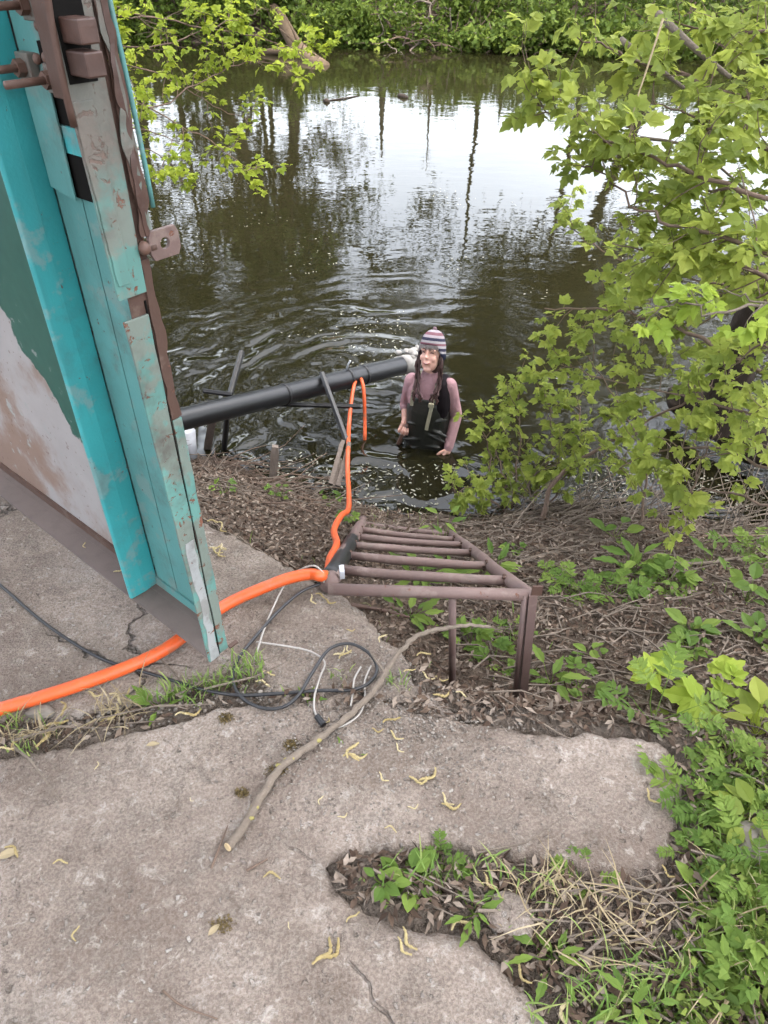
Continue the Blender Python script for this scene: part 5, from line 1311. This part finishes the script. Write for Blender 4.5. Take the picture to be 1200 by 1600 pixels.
for l, pts in zones:
    for px, py, s in pts:
        p = at(px, py, 0)
        s1 = sd1(p.x, p.y, FRONT); s2 = sd1(p.x, p.y, BACK)
        z = .003 if max(s1, s2) > .012 else gz(p.x, p.y) + .012
        if 'door foot' in l: q = D(*( (on_v(px, py, .04)[0], .04, .008))); p = q; z = q.z
        elif z < -.02: p = at(px, py, z)
        o = bpy.data.objects.new('catkin', random.choice(CK)); C.objects.link(o); o.location = (p.x, p.y, z); o.rotation_euler = (0, 0, random.gauss(-.3, .8)); o.scale = (s * random.uniform(.6, .85),) * 3
        tag(o, l, 'catkin', l.replace('pale yellow catkin', 'catkins'))
# dry leaf flakes on slabs
def flake(px, py, s, label):
    mb = MB(); p = at(px, py, .006); d = Vector((random.gauss(0, 1), random.gauss(0, 1), 0)).normalized(); leaflet(mb, p, d, Vector((0, 0, 1)), s, s * .45, False)
    o = mb.build('dry_leaf', 'dry_grass', None); tag(o, label, 'leaf')
flake(228, 1165, .032, 'single pale dry leaf just below the grassy crack'); flake(30, 1330, .05, 'crumpled dry leaf at the left edge of the front slab'); flake(325, 1462, .03, 'small dry leaf flake low on the front slab'); flake(1000, 1400, .04, 'dry leaf at the right end of the weedy notch')

# ------------------------------------------------------------------ grass and weeds
def blades(name, pts, label, mat='grass', h=(.05, .12), w=.0035, spread=.7):
    V = []; F_ = []
    for x, y, z in pts:
        a = random.uniform(0, 6.283); L = random.uniform(*h); d = Vector((math.cos(a), math.sin(a), 0)); b = Vector((-d.y, d.x, 0)) * w * random.uniform(.6, 1.3); p = Vector((x, y, z)); k = random.uniform(.2, 1) * spread
        q = len(V)
        for i, t in enumerate((0, .35, .7)): c_ = p + d * (k * L * t * t) + Vector((0, 0, L * t * (1 - .35 * k * t))); V += [c_ - b * (1 - .5 * t), c_ + b * (1 - .5 * t)]
        V.append(p + d * (k * L) + Vector((0, 0, L * (1 - .4 * k))))
        F_ += [(q, q + 1, q + 3, q + 2), (q + 2, q + 3, q + 5, q + 4), (q + 4, q + 5, q + 6)]
    o = bpy.data.objects.new(name, mesh_np(name, [tuple(v) for v in V], F_)); o.data.materials.append(M[mat]); C.objects.link(o); tag(o, label, 'grass', kind='stuff'); return o
def tuft_pts(cl):
    out = []
    for px, py, n, rx, ry in cl:
        for _ in range(n):
            p = at(random.gauss(px, rx), random.gauss(py, ry), -.03); s1 = max(sd1(p.x, p.y, FRONT), sd1(p.x, p.y, BACK))
            z = gz(p.x, p.y) if s1 < .004 else -.004
            p = at(*proj((p.x, p.y, -.03))[:2], z); out.append((p.x, p.y, z))
    return out
blades('grass', tuft_pts([(270, 1090, 60, 28, 9), (330, 1075, 70, 30, 8), (385, 1045, 60, 18, 12), (25, 1135, 22, 14, 8), (40, 1175, 12, 10, 5), (355, 1062, 40, 25, 8), (530, 1058, 10, 12, 6), (620, 1072, 14, 8, 6)]), 'short grass growing in the crack between the slabs', 'grass', (.02, .06), .0022)
blades('grass', tuft_pts([(650, 1372, 24, 34, 12), (740, 1362, 12, 40, 8), (820, 1372, 12, 40, 8), (960, 1575, 110, 60, 26), (1140, 1300, 50, 30, 50), (1150, 1400, 60, 35, 50), (1000, 1530, 40, 30, 30), (830, 1430, 8, 40, 20), (880, 1500, 14, 40, 20), (1110, 1510, 60, 50, 50), (770, 1400, 8, 40, 14)]), 'grass and dry stems in the notch of the slab', 'grass', (.025, .085), .0022, 1.0)
blades('dry_grass', tuft_pts([(60, 1150, 50, 40, 8), (180, 1110, 50, 22, 14), (950, 1460, 90, 80, 40), (1150, 1440, 60, 40, 70), (850, 1390, 40, 40, 12)]), 'bleached dry grass stalks in the cracks', 'dry_grass', (.03, .10), .0018, 1.6)
xs, ys, zs = scatter_ground(1500, fn=lambda x, y: vnoise(x * 2.2 + 4, y * 2.2) > .60)
blades('grass', list(zip(xs, ys, zs)), 'thin grass sprouting on the earth bank', 'grass', (.03, .09), .0022)

SIMPLE = {}
def feather_leaf(mat, seed):
    random.seed(seed); mb = MB(); mb.tube([(0, 0, 0), (0, .5, .03), (0, .95, -.05)], [.012, .008, .004], 4, False)
    for k in range(6):
        t = .18 + .135 * k; L = (.36 * math.sin(math.pi * (.25 + .62 * t)) + .04) * random.uniform(.7, 1.25); t += random.uniform(-.03, .03)
        for sg in (-1, 1): leaflet(mb, Vector((0, t, .03 - .08 * t * t)), Vector((sg, random.uniform(.35, .9), random.uniform(-.3, .3))), Vector((random.uniform(-.4, .4), random.uniform(-.4, .4), 1)), L, random.uniform(.12, .2), True)
    leaflet(mb, Vector((0, .93, -.04)), Vector((0, 1, -.1)), Vector((0, 0, 1)), .2, .13, True)
    return mb.mesh('leaf', mat)
def simple_leaf(mat, seed, W, toothed):
    random.seed(seed); mb = MB(); leaflet(mb, Vector((0, 0, 0)), Vector((0, 1, 0)), Vector((0, 0, 1)), 1.0, W, toothed); return mb.mesh('leaf', mat)
for mt in ('leaf_weed', 'leaf_bright', 'leaf_near'): SIMPLE[mt] = [simple_leaf(mt, 1, .34, True), feather_leaf(mt, 2), simple_leaf(mt, 3, .62, False)]
random.seed(77)
def weed(px, py, n, size, h, label, mat='leaf_weed', kind=0, z=None, spread=1.0, group=None):
    p = at(px, py, -.05)
    for _ in range(6): zz_ = gz(p.x, p.y); p = at(px, py, zz_)
    root = empty('weed', p); tag(root, label, 'weed', group); inv = root.matrix_basis.inverted(); st = MB()
    for k in range(n):
        a = 2.4 * k + random.uniform(-.3, .3); t = random.uniform(.1, 1); d = Vector((math.cos(a), math.sin(a), 0))
        b = p + d * random.uniform(.0, size * .7) * spread + Vector((0, 0, h * t)); st.tube([p, (p + b) / 2 + d * .01, b], [.0018, .0015, .001], 4, False)
        s = size * random.uniform(.6, 1.15); ld = d + Vector((0, 0, random.uniform(-.2, .6)))
        o = bpy.data.objects.new('leaf', (SIMPLE[mat][kind] if kind < 3 else random.choice(LEAF[mat]))); C.objects.link(o); o.parent = root; o.matrix_parent_inverse = inv
        o.matrix_basis = leaf_matrix(b, ld, Vector((0, -.1, 1)) + rv(.25), s)
    st.build('stem', mat, root, True)
WG = 'weeds on the bank'
wl = [(660, 920, 16, .11, .10, 'dandelion-like weed under the ladder top bar', 0), (640, 965, 12, .10, .06, 'leafy weed left of the middle ladder post', 0), (770, 900, 14, .10, .10, 'weed below the second ladder rung on the right', 0), (700, 905, 14, .10, .08, 'weed between the upper ladder rungs', 0), (690, 850, 9, .10, .20, 'upright weed rising through the lower rungs', 0),
      (735, 1010, 12, .075, .06, 'weed beside the middle ladder post', 3), (770, 1035, 12, .08, .05, 'weed between the two ladder posts', 3), (860, 1070, 8, .09, .06, 'small weed right of the ladder corner post', 0), (800, 990, 8, .06, .04, 'low weed inside the ladder corner', 1),
      (985, 900, 22, .12, .14, 'large bushy weed on the open bank', 0), (1040, 915, 20, .11, .08, 'spreading weed next to the large bushy one', 3), (960, 930, 14, .11, .05, 'low weed at the foot of the large bushy one', 1), (895, 930, 12, .10, .06, 'feathery weed right of the ladder', 1), (870, 905, 8, .07, .05, 'small feathery weed near the ladder rail', 1),
      (1080, 990, 14, .08, .05, 'round-leaved weed on the open bank', 2), (1070, 1015, 14, .075, .04, 'low clover-like weed on the open bank', 3), (1165, 940, 8, .09, .12, 'pale round-leaved seedling by the right edge', 2), (1180, 1000, 12, .085, .08, 'weed clump at the right edge of the bank', 2), (1165, 870, 12, .12, .12, 'tall thin weed by the right edge under the bush', 1), (1110, 880, 8, .10, .10, 'upright weed beneath the grey stick', 0),
      (920, 1025, 6, .06, .04, 'tiny seedling on bare earth', 2), (905, 1075, 8, .07, .04, 'tiny weed near the slab tongue', 3), (1030, 1055, 8, .05, .03, 'pale seedling above the bright plant', 2), (960, 840, 6, .10, .10, 'single broad weed at the edge of the brushwood', 2), (800, 860, 6, .06, .05, 'small weed behind the ladder rail', 3),
      (350, 770, 5, .07, .05, 'green sprig on the left bank under the pipe', 3), (435, 775, 7, .06, .05, 'fresh sprig on the left bank by the rotten stake', 3), (545, 815, 6, .06, .04, 'sprig beside the hose at the water edge', 3), (515, 780, 6, .07, .04, 'pale sprig at the left water edge', 3),
      (640, 1375, 12, .045, .02, 'broad-leaved weed in the slab notch', 2), (690, 1358, 10, .05, .012, 'creeping weed at the top of the slab notch', 1), (600, 1385, 8, .04, .02, 'small weed at the left end of the notch', 2), (865, 1500, 8, .075, .04, 'plantain leaves at the lower notch edge', 0), (740, 1430, 8, .05, .03, 'upright little weed beside the concrete lump', 0), (905, 1378, 8, .055, .012, 'feathery weed under the slab tongue', 1),
      (1078, 1240, 8, .08, .02, 'fern-like weed lapping the slab tongue', 1), (480, 1095, 4, .04, .01, 'leaf pair by the black cable', 0), (545, 1180, 4, .035, .01, 'fallen green sprig below the branch bend', 0), (250, 1105, 5, .06, .03, 'broad grass-like weed in the crack', 0)]
for px, py, n, s, h, l, kd in wl: weed(px, py, n, s, h, l, 'leaf_weed', kd, group=WG)
RG = 'lush weeds along the right edge'
wr = [(1120, 1115, 18, .17, .07, 'bright yellow-green broad-leaved plant at the right edge', 3, 'leaf_bright'), (1075, 1120, 10, .10, .06, 'mid-green plant left of the bright one', 2, 'leaf_near'), (1020, 1130, 8, .14, .10, 'tall blade-leaved weed behind the slab tongue', 1, 'leaf_weed'), (1180, 1150, 12, .12, .10, 'leafy weed at the right edge below the bright plant', 2, 'leaf_near'),
      (1125, 1185, 14, .085, .05, 'ragged silvery weed beside the slab tongue', 1, 'leaf_weed'), (1165, 1230, 14, .09, .06, 'dense weed right of the slab tongue', 3, 'leaf_weed'), (1125, 1270, 12, .08, .04, 'sprawling weed at the tongue end', 1, 'leaf_weed'), (1170, 1290, 16, .08, .06, 'clover-like weed at the right edge', 2, 'leaf_near'),
      (1130, 1340, 12, .08, .04, 'trailing weed below the tongue end', 3, 'leaf_weed'), (1170, 1370, 18, .10, .08, 'dense green weed low at the right edge', 1, 'leaf_weed'), (1115, 1420, 10, .075, .03, 'weed beside the dry stalks', 2, 'leaf_weed'), (1160, 1460, 16, .09, .06, 'leafy weed low on the right side', 3, 'leaf_weed'), (1090, 1500, 8, .075, .03, 'broad weed in the bottom right grass', 2, 'leaf_weed'), (1170, 1550, 14, .10, .06, 'weed in the bottom right corner', 3, 'leaf_weed'), (1085, 1335, 8, .06, .02, 'feathery weed against the tongue corner', 1, 'leaf_weed'), (980, 1580, 10, .08, .06, 'weed among the long grass at the bottom', 0, 'leaf_weed')]
for px, py, n, s, h, l, kd, mt in wr: weed(px, py, int(n * 1.0), s * (.72 if mt != 'leaf_bright' else .9), h, l, mt, kd, group=RG, spread=1.5)
stm = MB()
for k in range(70):   # bare stems rising out of the shore under the bushes
    x = random.uniform(.62, 2.3); y = float(np.interp(x, _sx, _sy)) - random.uniform(-.05, .22); p = Vector((x, y, max(gz(x, y), WATER))); d = Vector((random.gauss(.1, .35), random.gauss(.0, .25), 1)).normalized(); Q = [p]; L = random.uniform(.2, .7)
    for i in range(4): d = (d + rv(.12)).normalized(); Q.append(Q[-1] + d * L / 4)
    r_ = random.uniform(.0018, .0045); stm.tube(Q, lerp_list(r_, r_ * .4, 5), 5, False)
o = stm.build('bare_stems', 'twig', None); tag(o, 'thin bare stems standing along the right shore', 'stems', kind='stuff')
# small-leaved ground cover between them
pts = []
for _ in range(9000):
    a, b = random.uniform(1000, 1640), random.uniform(1130, 1640)
    if a < 1095 + max(0, (b - 1380)) * -.30 + random.gauss(0, 14): continue
    p = at(a, b, -.03); s1 = sd1(p.x, p.y, FRONT)
    if s1 > -.01: continue
    pts.append((p.x, p.y, gz(p.x, p.y) + abs(random.gauss(0, .022))))
o = link('ground_cover', leaf_cloud('ground_cover', np.array(pts), .024, rng, .5, .26), None, 'leaf_weed_mass'); tag(o, 'small-leaved green ground cover along the right edge', 'ground cover', kind='stuff')
# bigger sticks on the bank
def gpt(px, py, dz=.012):
    p = at(px, py, -.5)
    for _ in range(12): p = at(px, py, gz(p.x, p.y) + dz)
    return p
for P, r, l, m_ in (((( 800, 882), (880, 858), (950, 845)), .010, 'crooked grey stick above the ladder rail on the bank', 'twig'), (((1020, 882), (1100, 880), (1150, 872), (1200, 865)), .0105, 'grey stick on the bank beside the large weed', 'twig'), (((1010, 833), (1100, 838), (1230, 836)), .012, 'straight dark stick under the bush at the shore', 'twig_dark'),
        (((1000, 1020), (1080, 995), (1210, 975)), .007, 'long thin stick slanting across the open bank', 'twig'), (((880, 1110), (940, 1106), (1030, 1098)), .007, 'dark stick lying behind the slab tongue', 'twig_dark'), (((860, 1125), (940, 1118), (1020, 1125)), .006, 'thinner dark stick next to the slab tongue', 'twig_dark'),
        (((545, 945), (590, 952), (640, 965)), .010, 'ribbed rusty bar poking from the slab edge', 'rust_steel'), (((1090, 1345), (1130, 1310), (1170, 1270)), .006, 'pale stem lying in the right-hand weeds', 'dry_grass'), (((930, 905), (960, 898), (985, 890)), .013, 'short cut branch stub on the bank', 'bark_log'), (((925, 1480), (985, 1482), (1060, 1478)), .004, 'dry stalk lying in the notch grass', 'twig')):
    stick([gpt(*q) for q in P], r, m_, l, 'stick')
